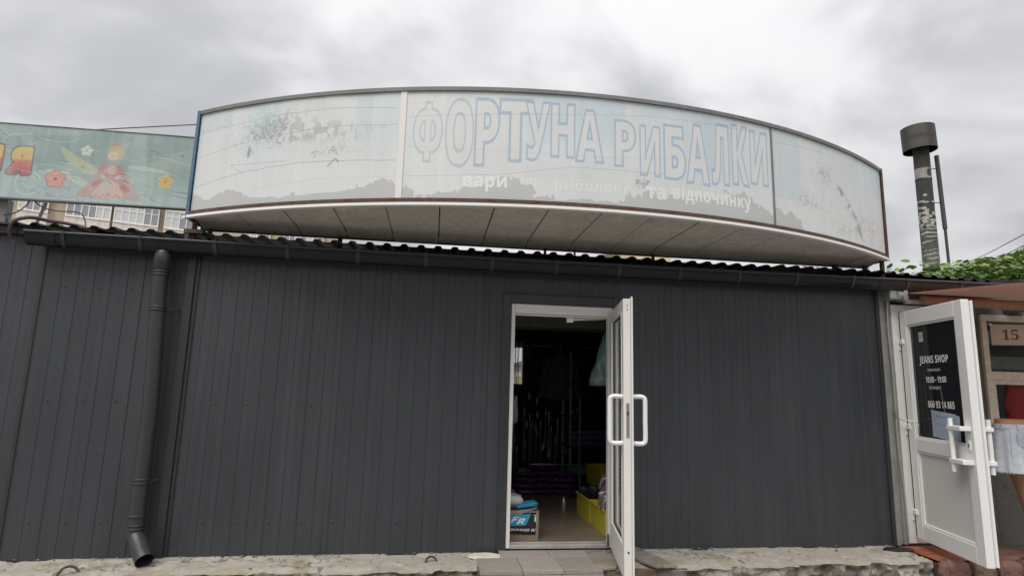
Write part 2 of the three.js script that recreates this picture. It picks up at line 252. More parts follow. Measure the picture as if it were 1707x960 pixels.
// gutter with brackets, and the downpipe
{
  const x0 = -3.1, x1 = 5.30, zc = 0.128, R = 0.068, yt = (x) => 2.636 - 0.018 * Math.sin((x + 3.1) / 8.4 * Math.PI);
  const prof = []; for (let i = 0; i <= 16; i++) { const a = Math.PI + (i / 16) * Math.PI; prof.push([Math.cos(a) * R, Math.sin(a) * R * 1.42]); }
  const skin = (k, s) => grid(80, 16, (u, v) => { const x = lerp(x0, x1, u), [z, y] = prof[Math.round(v * 16)]; return [x, yt(x) + y * k, zc + z * k]; }, s);
  const lip = (z, r) => new THREE.TubeGeometry(new THREE.CatmullRomCurve3(Array.from({ length: 12 }, (_, i) => { const x = lerp(x0, x1, i / 11); return new THREE.Vector3(x, yt(x), z); })), 80, r, 8);
  const end = (x) => loft([[0, 0, 0, 0.001, 0.001], [0, 0, 0, R, R]], 16, false) && (() => { const s = new THREE.Shape(); prof.forEach(([z, y], i) => (i ? s.lineTo(z, y) : s.moveTo(z, y))); return new THREE.ExtrudeGeometry(s, { depth: 0.004, bevelEnabled: false }).rotateY(Math.PI / 2).scale(1, 1, -1).translate(x, yt(x), zc); })();
  const gutter = mesh('gutter', [skin(1, false), skin(0.96, true), lip(zc - R, 0.004), end(x0)], M.gutter, shop);
  mesh('gutter_lip', lip(zc + R, 0.0105), M.pipe, gutter);
  for (let x = -2.83; x < 5.2; x += 0.545) {
    const g = grid(2, 16, (u, v) => { const [z, y] = prof[Math.round(v * 16)], xx = x + lerp(-0.014, 0.014, u); return [xx, yt(xx) + y * 1.06 + 0.002, zc + z * 1.09]; });
    mesh('gutter_bracket', [g, box(x - 0.014, yt(x) - 0.012, zc + R - 0.004, x + 0.014, yt(x) + 0.013, zc + R + 0.014, 0.003)], M.trim, gutter);
  }
  for (const x of [-2.93, -2.20, -1.62, 1.05, 4.02]) mesh('gutter_joint', grid(2, 16, (u, v) => { const [z, y] = prof[Math.round(v * 16)], xx = x + lerp(-0.045, 0.045, u); return [xx, yt(xx) + y * 1.05, zc + z * 1.05]; }), M.gutter, gutter);

  const px = -2.135, bx = -2.1, pr = 0.056;
  const pipe = mesh('downpipe', [tube([[px, 2.53, 0.128], [px, 2.3, 0.126], [bx, 1.4, 0.105], [bx, 0.62, 0.1], [bx, 0.46, 0.1]], pr, 30, 22)], M.pipe, shop);
  mesh('pipe_outlet', [loft([[px, 2.40, 0.128, pr * 1.1, pr * 1.1], [px, 2.50, 0.128, pr * 1.1, pr * 1.1], [px, 2.545, 0.128, pr * 0.9, pr * 0.9], [px, 2.56, 0.128, pr * 0.6, pr * 0.6]], 22)], M.pipe, pipe);
  for (const [y, x, z] of [[2.385, px, 0.127], [2.36, px, 0.127], [2.11, -2.128, 0.121], [2.09, -2.128, 0.121], [0.835, bx, 0.1], [0.81, bx, 0.1], [0.58, bx, 0.1], [0.515, bx, 0.1], [0.49, bx, 0.1]]) mesh('pipe_collar', loft([[x, y - 0.011, z, pr * 1.03, pr * 1.03], [x, y - 0.008, z, pr * 1.10, pr * 1.10], [x, y + 0.004, z, pr * 1.10, pr * 1.10], [x, y + 0.008, z, pr * 1.03, pr * 1.03]], 22), M.pipe, pipe);
  const elbow = [[bx, 0.50, 0.1], [bx, 0.455, 0.102], [bx + 0.035, 0.41, 0.125], [bx + 0.15, 0.305, 0.245]];
  const crv = new THREE.CatmullRomCurve3(elbow.map(v3));
  const outer = new THREE.TubeGeometry(crv, 20, pr * 1.06, 22), inner = new THREE.TubeGeometry(crv, 20, pr * 0.98, 22);
  mesh('pipe_elbow', [outer, inner], M.pipe, pipe);
  for (const y of [2.10, 0.82]) mesh('pipe_clamp', bar([bx + 0.055, y, 0.1], [bx + 0.085, y, 0.01], 0.012, 0.012), M.screw, pipe);
}
// door frame, open leaf
{
  mesh('door_frame', [box(0.6345, 0.30, -0.055, 0.668, 2.275, 0.012, 0.004), box(0.6685, 2.195, -0.055, 1.4845, 2.275, 0.012, 0.004), box(0.6685, 2.180, -0.05, 1.4845, 2.194, -0.01, 0.002), box(1.485, 0.30, -0.055, 1.5245, 2.275, 0.012, 0.004)], M.whiteOld, shop);
  mesh('threshold', [box(0.6685, 0.296, -0.06, 1.4845, 0.328, 0.014, 0.005), box(0.6685, 0.3285, -0.04, 1.4845, 0.340, -0.015, 0.003)], M.alu, shop);
  const W = 0.80, H = 1.93, B = 0.0, f = 0.085, D = 0.055;
  const door = mesh('door', [box(0, 0, -D, f, H, 0, 0.005), box(W - f, 0, -D, W, H, 0, 0.005), box(f + 5e-4, H - f, -D, W - f - 5e-4, H, 0, 0.005), box(f + 5e-4, 0, -D, W - f - 5e-4, 0.20, 0, 0.005), box(-0.012, -0.012, -D - 0.014, 0.03, H + 0.012, -D - 0.0005, 0.002), box(W - 0.03, -0.012, -D - 0.014, W + 0.014, H + 0.014, -D - 0.0005, 0.002), box(0.031, H - 0.03, -D - 0.014, W - 0.031, H + 0.012, -D - 0.0005, 0.002)], M.whiteOld, shop);
  door.position.set(1.495, 0.305, 0.035); door.rotation.y = -(Math.PI / 2 + 0.185);
  const y0 = 0.20, y1 = H - f, b = 0.016, g = 0.007;
  mesh('glazing_bead', [box(f + 5e-4, y0 + 1e-3, -0.018, f + b, y1 - 1e-3, 0.004, 0.003), box(W - f - b, y0 + 1e-3, -0.018, W - f - 5e-4, y1 - 1e-3, 0.004, 0.003), box(f + b + 5e-4, y0 + 1e-3, -0.018, W - f - b - 5e-4, y0 + b, 0.004, 0.003), box(f + b + 5e-4, y1 - b, -0.018, W - f - b - 5e-4, y1 - 1e-3, 0.004, 0.003)], M.whiteOld, door);
  mesh('glass', box(f, y0, -0.03, W - f, y1, -0.024), M.glass, door);
  mesh('gasket', [box(f + b + 1e-3, y0 + b + 1e-3, -0.0235, f + b + g, y1 - b - 1e-3, -0.012, 0.002), box(W - f - b - g, y0 + b + 1e-3, -0.0235, W - f - b - 1e-3, y1 - b - 1e-3, -0.012, 0.002), box(f + b + g + 1e-3, y0 + b + 1e-3, -0.0235, W - f - b - g - 1e-3, y0 + b + g, -0.012, 0.002), box(f + b + g + 1e-3, y1 - b - g, -0.0235, W - f - b - g - 1e-3, y1 - b - 1e-3, -0.012, 0.002)], M.black, door);
  const hy = 0.90, hh = 0.325, hx = W - 0.045;
  for (const s of [1, -1]) {
    const z0 = s > 0 ? 0.0 : -D - 0.014, o = s * 0.088, r = 0.017;
    mesh('handle', [tube([[hx, hy, z0], [hx, hy, z0 + o * 0.8], [hx, hy + 0.012, z0 + o], [hx, hy + 0.03, z0 + o * 1.03], [hx, hy + hh / 2, z0 + o * 1.03], [hx, hy + hh - 0.03, z0 + o * 1.03], [hx, hy + hh - 0.012, z0 + o], [hx, hy + hh, z0 + o * 0.8], [hx, hy + hh, z0]], r, 60, 12)], M.white, door);
  }
  mesh('lock_plate', [box(W - 0.001, 0.94, -0.042, W + 0.002, 1.18, -0.020)], M.steel, door);
  mesh('latch', [new THREE.CylinderGeometry(0.009, 0.009, 0.008, 14).rotateZ(Math.PI / 2).scale(1, 1.5, 1).translate(W + 0.003, 1.11, -0.031)], M.rust, door);
  for (const [q, y] of [[0.007, 0.18], [0.004, H - 0.05], [0.004, H - 0.08]]) mesh('screw', new THREE.CylinderGeometry(q, q, 0.004, 10).rotateZ(Math.PI / 2).translate(W + 0.001, y, -0.03), M.black, door);
  for (const y of [0.25, 1.66]) mesh('hinge', [new THREE.CylinderGeometry(0.010, 0.010, 0.10, 12).translate(-0.012, y, -D - 0.005)], M.whiteOld, door);
  mesh('door_closer', [bar([1.17, 2.165, -0.06], [1.47, 2.185, -0.07], 0.018, 0.012), box(1.13, 2.14, -0.085, 1.19, 2.185, -0.045, 0.004)], M.white, shop);
  mesh('door_weather_strip', [box(1.472, 0.315, 0.013, 1.484, 0.41, 0.03, 0.003)], M.rust, shop);
}
// inside of the shop
{
  const X0 = -0.6, X1 = 3.0, Z = -4.3, wx0 = 1.10, wx1 = 1.44, wy0 = 1.55, wy1 = 2.22;
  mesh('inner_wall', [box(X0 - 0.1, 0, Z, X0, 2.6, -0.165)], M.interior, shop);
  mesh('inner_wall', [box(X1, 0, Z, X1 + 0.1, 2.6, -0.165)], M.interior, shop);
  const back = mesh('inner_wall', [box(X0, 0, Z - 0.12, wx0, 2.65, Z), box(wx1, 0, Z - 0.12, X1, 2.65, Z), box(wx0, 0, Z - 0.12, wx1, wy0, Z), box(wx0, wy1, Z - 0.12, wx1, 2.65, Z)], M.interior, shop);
  const fr = mesh('window_frame', [box(wx0, wy0, Z - 0.08, wx0 + 0.05, wy1, Z + 0.02, 0.004), box(wx1 - 0.05, wy0, Z - 0.08, wx1 + 0.03, wy1, Z + 0.02, 0.004), box(wx0 + 0.051, wy1 - 0.05, Z - 0.08, wx1 - 0.051, wy1 + 0.04, Z + 0.02, 0.004), box(wx0 + 0.051, wy0, Z - 0.08, wx1 - 0.051, wy0 + 0.05, Z + 0.02, 0.004)], M.whiteOld, shop);
  mesh('pane', box(wx0 + 0.05, wy0 + 0.05, Z - 0.05, wx1 - 0.05, wy1 - 0.05, Z - 0.045), M.glass, fr);
  mesh('ceiling', [box(X0, 2.52, Z, X1, 2.56, -0.165)], M.ceiling, shop);
  mesh('ceiling_beam', [box(X0, 2.30, -2.6, X1, 2.52, -2.2, 0.01)], M.ceiling, shop);
  mesh('ceiling_lamp', [loft([[1.05, 2.49, -1.25, 0.13, 0.13], [1.05, 2.515, -1.25, 0.15, 0.15], [1.05, 2.5195, -1.25, 0.15, 0.15]], 24)], M.white, shop);
  const flo = tag(mesh('floor', box(X0, 0.1, Z, X1, 0.296, -0.165), M.grout), 'brown tiled floor inside the dark shop', 'floor', null, 'structure');
  const r = rng(5), tiles = [new THREE.BoxGeometry(0.397, 0.008, 0.397)].map((g) => prep(g)), mats = [0, 1, 2].map((k) => { const m = M.floorTile.clone(); m.color.multiplyScalar(0.9 + 0.1 * k); return m; });
  for (let i = 0; i < 7; i++) for (let j = 0; j < 7; j++) { const t = new THREE.Mesh(tiles[0], mats[(r() * 3) | 0]); t.name = 'tile'; t.position.set(0.3 + i * 0.4, 0.3 + 0.0008 * r(), -0.365 - j * 0.4); t.castShadow = t.receiveShadow = true; flo.add(t); }
}

// ------------------------------------------------------------------ curved sign on the roof
const CX = 1.039, CZ = -4.66, RR = 5.70, rad = (d) => d * Math.PI / 180;
const arcX = (d, r = RR) => CX + r * Math.sin(rad(d)), arcZ = (d, r = RR) => CZ + r * Math.cos(rad(d));
const TH0 = -31.75, TH1 = 32.55, SB = 2.812, ST = 3.703;
function arcBlock(t0, t1, y0, y1, ro, ri, n, wob = 0) {       // a curved slab; the outer face carries uv 0..1
  const bump = (u, v) => (wob ? wob * (fbm(u * 7, v * 3, t0, 3) - 0.5) * Math.sin(Math.PI * clamp(u * 1)) : 0);
  const at = (d, y, r) => [arcX(d, r), y, arcZ(d, r)];
  const outer = grid(n, wob ? 14 : 1, (u, v) => at(lerp(t0, t1, u), lerp(y0, y1, v), ro + bump(u, v)));
  const inner = grid(n, 1, (u, v) => at(lerp(t0, t1, u), lerp(y0, y1, v), ri), true);
  const top = grid(n, 1, (u, v) => at(lerp(t0, t1, u), y1, lerp(ro, ri, v))), bot = grid(n, 1, (u, v) => at(lerp(t0, t1, u), y0, lerp(ro, ri, v)), true);
  const l = grid(1, 1, (u, v) => at(t0, lerp(y0, y1, v), lerp(ri, ro, u))), rr = grid(1, 1, (u, v) => at(t1, lerp(y0, y1, v), lerp(ro, ri, u)));
  for (const g of [inner, top, bot, l, rr]) { const a = g.attributes.uv; for (let i = 0; i < a.count; i++) a.setXY(i, 0.01, 0.9); }
  return [outer, inner, top, bot, l, rr];
}
const sign = thing('curved_sign', 'long curved fascia sign with faded peeling lettering on the shop roof', 'sign', [CX, 2.69, 0]);
const onSign = (m) => { m.position.set(-CX, -2.69, 0); return m; };
const FY0 = 2.866, FY1 = 3.674;
// printed film: all shapes in metres, s along the panel, y up
const BASE = [0.645, 0.665, 0.66];
function film(W, H, S, seed, extra, mask = () => 0) {                         // S: panel length in metres
  return canvas(W, H, (c, w, h) => {
    const X = (s) => s / S * w, Y = (y) => (FY1 - y) / (FY1 - FY0) * h, K = h / (FY1 - FY0), r = rng(seed);
    const im = c.createImageData(w, h);
    for (let j = 0; j < h; j++) for (let i = 0; i < w; i++) {
      const s = i / w * S, y = j / K, o = (j * w + i) * 4, a = fbm(s * 3 + seed, y * 3, seed, 5), st = fbm(s * 22 + seed, y * 0.7, seed + 3, 4), p = fbm(s * 70, y * 70, seed + 5, 2), b = step(0.46, 0.66, fbm(s * 3.2 + seed * 3, y * 0.25, seed + 9, 3)) * step(0.75, 0.0, y);
      const l = 1 + 0.10 * (a - 0.5) + 0.10 * (st - 0.5) + 0.05 * (p - 0.5);
      const dk = mask(s, FY1 - y), q = 1 - 0.24 * dk; im.data[o] = S2(BASE[0] * l * q * (1 - 0.12 * b)); im.data[o + 1] = S2(BASE[1] * l * q * (1 - 0.03 * b)); im.data[o + 2] = S2(BASE[2] * l * q); im.data[o + 3] = 255;
    }
    c.putImageData(im, 0, 0);
    extra(c, X, Y, K, r, w, h);
    // drip marks and dark specks of weathered print
    for (let k = 0; k < S * 26; k++) { const x = r() * w, y = r() * h * 0.5, l = (0.1 + 0.4 * r()) * h; c.strokeStyle = r() < 0.5 ? css(0.5, 0.5, 0.48, 0.10) : css(0.85, 0.86, 0.86, 0.16); c.lineWidth = (0.003 + 0.008 * r()) * K; c.beginPath(); c.moveTo(x, y); c.lineTo(x + 2, y + l); c.stroke(); }
  });
}
function crack(c, X, Y, K, pts, r, wd = 0.0035, al = 0.55) {
  c.strokeStyle = css(0.22, 0.22, 0.21, al); c.lineWidth = wd * K; c.beginPath();
  for (let i = 0; i < pts.length - 1; i++) for (let k = 0; k <= 12; k++) { const t = k / 12, s = lerp(pts[i][0], pts[i + 1][0], t), y = lerp(pts[i][1], pts[i + 1][1], t) + 0.006 * (r() - 0.5); i + k ? c.lineTo(X(s), Y(y)) : c.moveTo(X(s), Y(y)); }
  c.stroke();
}
function peelEdge(c, X, Y, pts, r, S) {                       // bare sheet below a ragged edge
  c.beginPath(); c.moveTo(X(pts[0][0]), Y(FY0 - 0.1));
  for (let i = 0; i < pts.length - 1; i++) for (let k = 0, h = 0; k < 12; k++) { const t = k / 12, s = lerp(pts[i][0], pts[i + 1][0], t), y = lerp(pts[i][1], pts[i + 1][1], t); if (r() < 0.45) { c.lineTo(X(s), Y(y + h)); h = 0.034 * (r() - 0.5) * (r() < 0.3 ? 1.6 : 0.7); } c.lineTo(X(s + 0.006 * (r() - 0.5)), Y(y + h)); }
  c.lineTo(X(pts.at(-1)[0]), Y(pts.at(-1)[1])); c.lineTo(X(pts.at(-1)[0]), Y(FY0 - 0.1)); c.closePath();
  c.fillStyle = css(0.475, 0.487, 0.485, 0.95); c.fill(); c.strokeStyle = css(0.72, 0.73, 0.72, 0.8); c.lineWidth = 2; c.stroke();
}
function flecks(c, X, Y, K, r, n, s0, y0, ss, sy, col, al = 0.5) {
  for (let k = 0; k < n; k++) {
    const g = () => (r() + r() + r() - 1.5) / 1.5, s = s0 + g() * ss, y = y0 + g() * sy, m = fbm(s * 14, y * 14, 3, 3); if (m < 0.48) continue;
    c.fillStyle = css(...col, al * (0.4 + 0.6 * r())); c.beginPath(); const q = (0.003 + 0.011 * r() * r()) * K, a0 = r() * 6;
    for (let i = 0; i < 7; i++) { const a = i / 7 * 6.283, d = q * (0.5 + r()); c.lineTo(X(s) + Math.cos(a + a0) * d, Y(y) + Math.sin(a + a0) * d * 0.8); } c.fill();
  }
}
function glyph(c, ch, X, Y, s0, s1, yt, yb, style, font = 'bold 200px sans-serif') {
  c.save(); c.font = font; c.textBaseline = 'alphabetic'; const m = c.measureText(ch), gw = m.actualBoundingBoxRight + m.actualBoundingBoxLeft, gh = m.actualBoundingBoxAscent + m.actualBoundingBoxDescent;
  c.translate(X(s0), Y(yt)); c.scale((X(s1) - X(s0)) / gw, (Y(yb) - Y(yt)) / gh); c.translate(m.actualBoundingBoxLeft, m.actualBoundingBoxAscent);
  style(c, ch); c.restore();
}
const P0 = -13.9, P1 = -13.45, P2 = 15.6, P3 = 15.75, len = (a, b) => rad(b - a) * RR;
const LEN_L = len(TH0, P0), LEN_C = len(P1, P2), LEN_R = len(P3, TH1);
const texL = film(768, 350, LEN_L, 11, (c, X, Y, K, r) => {
  c.fillStyle = css(0.44, 0.52, 0.53, 0.25); c.fillRect(X(1.44), 0, X(0.12), Y(3.3)); c.fillRect(0, 0, X(0.35), Y(3.5));
  flecks(c, X, Y, K, r, 900, 0.72, 3.45, 0.36, 0.2, [0.3, 0.31, 0.3], 0.5);
  flecks(c, X, Y, K, r, 520, 1.0, 3.38, 0.6, 0.1, [0.34, 0.35, 0.34], 0.35);
  flecks(c, X, Y, K, r, 150, 1.25, 3.25, 0.2, 0.06, [0.32, 0.33, 0.32], 0.5);
  flecks(c, X, Y, K, r, 60, 0.55, 3.3, 0.02, 0.09, [0.25, 0.26, 0.25], 0.7);
  crack(c, X, Y, K, [[0.02, 3.52], [0.35, 3.53], [0.75, 3.56], [1.3, 3.57], [1.76, 3.55]], r); crack(c, X, Y, K, [[0.02, 3.30], [0.4, 3.36], [0.8, 3.40], [1.3, 3.43], [1.76, 3.42]], r);
  crack(c, X, Y, K, [[0.02, 3.06], [0.5, 3.13], [1.0, 3.165], [1.4, 3.16], [1.76, 3.15]], r, 0.004, 0.6); crack(c, X, Y, K, [[0.38, 3.20], [0.6, 3.19], [0.9, 3.19]], r); crack(c, X, Y, K, [[0.38, 3.20], [0.5, 3.125]], r); crack(c, X, Y, K, [[0.6, 2.99], [1.2, 3.03], [1.76, 3.03]], r, 0.002, 0.4);
  crack(c, X, Y, K, [[1.24, 3.12], [1.3, 3.18], [1.33, 3.15]], r, 0.008, 0.7);
  peelEdge(c, X, Y, [[0, 3.01], [0.06, 3.0], [0.16, 2.945], [0.36, 3.022], [0.52, 2.97], [0.61, 2.93], [0.85, 2.913], [1.1, 2.922], [1.34, 2.929], [1.52, 2.959], [1.6, 3.002], [1.69, 3.017], [1.76, 2.985], [1.79, 2.95]], r);
}, (s, y) => { const e = Math.exp(-(((s - 0.78) / 0.42) ** 2) - ((y - 3.46) / 0.15) ** 2) + 0.75 * Math.exp(-(((s - 1.15) / 0.5) ** 2) - ((y - 3.40) / 0.07) ** 2) + 0.7 * Math.exp(-(((s - 1.28) / 0.22) ** 2) - ((y - 3.25) / 0.05) ** 2) + 0.9 * Math.exp(-(((s - 0.56) / 0.03) ** 2) - ((y - 3.28) / 0.1) ** 2), m = fbm(s * 34, y * 22, 6, 4), b = fbm(s * 6, y * 5, 2, 3); return clamp(e) * (step(0.60 - 0.12 * clamp(e), 0.66 - 0.12 * clamp(e), m) * (0.35 + 0.9 * b) + 0.12); });
const letters = [['Ф', 0.008, 0.232, 3.589, 3.141], ['О', 0.245, 0.455, 3.612, 3.109], ['Р', 0.459, 0.638, 3.616, 3.118], ['Т', 0.633, 0.868, 3.619, 3.154], ['У', 0.821, 1.002, 3.609, 3.168], ['Н', 1.002, 1.185, 3.607, 3.202], ['А', 1.185, 1.398, 3.573, 3.18],
  ['Р', 1.474, 1.644, 3.522, 3.167], ['И', 1.667, 1.837, 3.503, 3.118], ['Б', 1.861, 2.044, 3.53, 3.113], ['А', 2.044, 2.25, 3.564, 3.103], ['Л', 2.261, 2.43, 3.602, 3.12], ['К', 2.452, 2.614, 3.621, 3.146], ['И', 2.625, 2.81, 3.608, 3.174]];
const texC = film(1664, 460, LEN_C, 23, (c, X, Y, K, r) => {
  c.fillStyle = css(0.42, 0.55, 0.62, 0.20); c.fillRect(X(2.1), 0, X(0.55), Y(3.15)); c.fillRect(X(1.0), 0, X(0.6), Y(3.3)); c.fillStyle = css(0.42, 0.55, 0.62, 0.28); c.fillRect(X(2.25), 0, X(0.3), Y(3.2));
  letters.forEach(([ch, s0, s1, yt, yb], i) => {
    const o = 0.045, faint = i < 2 ? 0.75 : 0.85, pad = 0.012;
    glyph(c, ch, X, Y, s0 + o + pad, s1 + o - pad, yt - pad, yb + pad, (q, t) => { q.lineJoin = 'miter'; q.miterLimit = 3; q.lineWidth = 16; q.strokeStyle = i < 2 ? css(0.43, 0.49, 0.53, faint) : css(0.35, 0.45, 0.56, faint); q.strokeText(t, 0, 0); q.fillStyle = css(0.65, 0.665, 0.655, 1); q.fillText(t, 0, 0); q.lineWidth = 1; });
  });
  const words = [['вари', 0.39, 0.70, 3.035, 2.925], ['для', 0.76, 0.93, 3.04, 2.945], ['риболовлі', 1.04, 1.63, 3.05, 2.93], ['та', 1.72, 1.87, 3.035, 2.945], ['відпочинку', 1.93, 2.62, 3.075, 2.93]];
  for (const [t, a, b, y1, y0] of words.slice(1, 3)) glyph(c, t, X, Y, a + 0.045, b + 0.045, y1, y0, (q, s) => { q.fillStyle = css(0.73, 0.74, 0.735, 0.9); q.fillText(s, 0, 0); q.strokeStyle = css(0.45, 0.47, 0.47, 0.5); q.lineWidth = 4; q.strokeText(s, 0, 0); });
  peelEdge(c, X, Y, [[0, 2.96], [0.045, 2.95], [0.1, 2.89], [0.2, 2.89], [0.22, 2.91], [0.38, 2.93], [0.43, 2.95], [0.55, 2.97], [0.72, 3.04], [0.80, 3.035], [0.85, 2.99], [0.93, 2.985], [0.957, 2.929], [0.935, 2.893], [1.19, 2.895], [1.4, 2.893], [1.58, 2.905], [1.61, 2.96], [1.63, 2.99], [1.67, 2.935], [1.82, 3.0], [1.9, 2.98], [2.1, 2.99], [2.3, 3.0], [2.43, 3.02], [2.5, 3.06], [2.61, 3.095], [2.66, 3.06], [2.71, 3.02], [2.80, 2.985], [2.89, 2.95]], r);
  flecks(c, X, Y, K, r, 90, 1.72, 3.06, 0.09, 0.06, [0.33, 0.34, 0.33], 0.8); flecks(c, X, Y, K, r, 80, 2.4, 3.07, 0.09, 0.06, [0.33, 0.34, 0.33], 0.8);
  for (const [t, a, b, y1, y0] of [words[0], words[3], words[4]]) glyph(c, t, X, Y, a + 0.045, b + 0.045, y1, y0, (q, s) => { q.fillStyle = css(0.75, 0.76, 0.755, 1); q.fillText(s, 0, 0); });
  crack(c, X, Y, K, [[0.02, 3.48], [0.6, 3.50], [1.2, 3.53], [1.8, 3.58], [2.85, 3.6]], r, 0.003, 0.45); crack(c, X, Y, K, [[0.02, 3.25], [0.9, 3.22], [1.4, 3.22], [2.2, 3.28]], r, 0.0025, 0.3); crack(c, X, Y, K, [[0.02, 3.03], [0.7, 3.05], [1.2, 3.13], [1.9, 3.14]], r, 0.003, 0.5);
});
const texR = film(768, 350, LEN_R, 37, (c, X, Y, K, r) => {
  c.fillStyle = css(0.40, 0.54, 0.60, 0.28); c.fillRect(0, 0, X(0.32), Y(3.1)); c.fillRect(X(1.45), 0, X(0.2), Y(3.4));
  for (let k = 0; k <= 22; k++) { const t = k / 22; flecks(c, X, Y, K, r, 60, lerp(0.82, 1.16, t), lerp(3.36, 2.96, t), 0.03 + 0.05 * Math.sin(t * 3.1), 0.05, [0.29, 0.31, 0.31], 0.6); }
  flecks(c, X, Y, K, r, 200, 0.62, 3.4, 0.16, 0.12, [0.36, 0.37, 0.37], 0.6); flecks(c, X, Y, K, r, 220, 0.45, 3.14, 0.3, 0.1, [0.36, 0.37, 0.37], 0.55); flecks(c, X, Y, K, r, 260, 1.35, 3.05, 0.3, 0.16, [0.36, 0.37, 0.37], 0.5); flecks(c, X, Y, K, r, 160, 0.85, 2.98, 0.3, 0.08, [0.38, 0.39, 0.39], 0.5);
  crack(c, X, Y, K, [[0.02, 3.56], [0.4, 3.58], [0.7, 3.6]], r, 0.003, 0.5); crack(c, X, Y, K, [[0.2, 3.08], [0.6, 3.09], [1.0, 3.08]], r, 0.002, 0.4);
  peelEdge(c, X, Y, [[0, 3.03], [0.06, 3.02], [0.12, 2.97], [0.17, 3.015], [0.24, 2.965], [0.3, 2.95], [0.32, 2.87]], r);
}, (s, y) => { let e = 0; for (let k = 0; k <= 8; k++) { const t = k / 8; e += 0.5 * Math.exp(-(((s - lerp(0.82, 1.18, t)) / (0.035 + 0.06 * Math.sin(t * 3.1))) ** 2) - ((y - lerp(3.37, 2.95, t)) / 0.05) ** 2); } e += 0.8 * Math.exp(-(((s - 0.62) / 0.16) ** 2) - ((y - 3.42) / 0.1) ** 2) + 0.75 * Math.exp(-(((s - 0.48) / 0.3) ** 2) - ((y - 3.13) / 0.08) ** 2) + 0.8 * Math.exp(-(((s - 1.38) / 0.25) ** 2) - ((y - 3.05) / 0.16) ** 2) + 0.7 * Math.exp(-(((s - 0.9) / 0.3) ** 2) - ((y - 2.97) / 0.06) ** 2); const m = fbm(s * 30, y * 24, 8, 4), b = fbm(s * 6, y * 5, 4, 3); return clamp(e) * (step(0.62 - 0.14 * clamp(e), 0.67 - 0.14 * clamp(e), m) * (0.35 + 0.9 * b) + 0.05); });
{
  const F = (map) => new THREE.MeshPhysicalMaterial({ map, roughness: 0.42, bumpMap: T.sidingBump, bumpScale: 0.002 });
  const mL = F(texL), mC = F(texC), mR = F(texR);
  for (const m of [mL, mC, mR]) m.bumpMap = null;
  onSign(tag(mesh('face_panel', arcBlock(TH0, P0, FY0, FY1, RR - 0.012, RR - 0.03, 40, 0.012), mL, sign, true), 'left panel with dirt flecks and film peeled along the bottom'));
  onSign(tag(mesh('face_panel', arcBlock(P1, P2, FY0, FY1, RR - 0.012, RR - 0.03, 60, 0.014), mC, sign, true), 'middle panel with blue outlined letters'));
  onSign(tag(mesh('face_panel', arcBlock(P3, TH1, FY0, FY1, RR - 0.012, RR - 0.03, 40, 0.012), mR, sign, true), 'right panel with grey remains of a picture'));
  onSign(mesh('divider', arcBlock(P0, P1, FY0, FY1, RR - 0.004, RR - 0.03, 2), M.whiteOld, sign));
  onSign(mesh('divider', arcBlock(P2, P3, FY0, FY1, RR - 0.004, RR - 0.03, 2), M.railGrey, sign));
  onSign(mesh('top_rail', arcBlock(TH0, TH1, FY1, ST, RR + 0.004, RR - 0.04, 60), M.railGrey, sign));
  onSign(mesh('bottom_rail', arcBlock(TH0, TH1, 2.8325, FY0, RR + 0.004, RR - 0.04, 60), M.rust, sign));
  onSign(mesh('drip_trim', arcBlock(TH0 - 0.6, TH1 + 0.3, SB, 2.832, RR + 0.014, RR - 0.03, 60), M.lip, sign));
  const ex = arcX(TH0), ez = arcZ(TH0), fx = arcX(TH1), fz = arcZ(TH1), zb = -0.1;
  onSign(mesh('end_post', [box(ex - 0.024, SB + 0.003, ez - 0.03, ex - 0.001, ST, ez + 0.006, 0.003), box(ex - 0.030, SB + 0.003, zb, ex - 0.010, ST - 0.003, ez - 0.031)], M.blue, sign));
  onSign(mesh('end_post', [box(fx + 0.001, SB + 0.003, fz - 0.03, fx + 0.018, ST, fz + 0.004, 0.003), box(fx + 0.003, SB + 0.003, zb, fx + 0.016, ST - 0.003, fz - 0.031)], M.rust, sign));
  onSign(mesh('back_sheet', [box(ex - 0.03, SB + 0.02, zb - 0.012, fx + 0.016, ST - 0.01, zb - 0.004)], M.soffit, sign));
  onSign(mesh('cover_sheet', [grid(40, 1, (u, v) => { const d = lerp(TH0, TH1, u); return [arcX(d, RR - 0.02), 3.69, lerp(arcZ(d, RR - 0.02), zb, v)]; })], M.soffit, sign));
  onSign(mesh('back_rail', box(ex - 0.02, SB - 0.026, zb - 0.03, fx + 0.014, SB + 0.019, zb - 0.013), M.rust, sign));
  // soffit plates, each running from the front edge to the back
  const xs = [ex + 0.012]; for (let k = 0; k < 15; k++) xs.push(-1.55 + 0.3845 * k); xs.push(fx - 0.012);
  const r = rng(41);
  for (let i = 0; i < xs.length - 1; i++) {
    const a = xs[i] + 0.004, b = xs[i + 1] - 0.004; if (b - a < 0.05) continue;
    const dy = 0.006 * (r() - 0.5), tilt = 0.01 * (r() - 0.5), zf = (x) => CZ + Math.sqrt((RR - 0.034) ** 2 - (x - CX) ** 2);
    const s = (o) => grid(6, 14, (u, v) => { const x = lerp(a, b, u), z = lerp(zf(x), zb, v), t = step(0.16, 0.0, z - zb); return [x, SB + 0.010 + dy + tilt * (u - 0.5) + o - 0.03 * t - 0.006 * Math.sin(Math.PI * u) * Math.sin(Math.PI * v), z]; }, o === 0 ? false : true);
    const rimL = grid(14, 1, (u, v) => { const z = lerp(zf(a), zb, u), t = step(0.16, 0.0, z - zb); return [a, SB + 0.010 + dy - tilt * 0.5 + 0.004 * v - 0.03 * t, z]; });
    onSign(mesh('soffit_panel', [s(0), s(0.004), rimL], M.soffit, sign));
  }
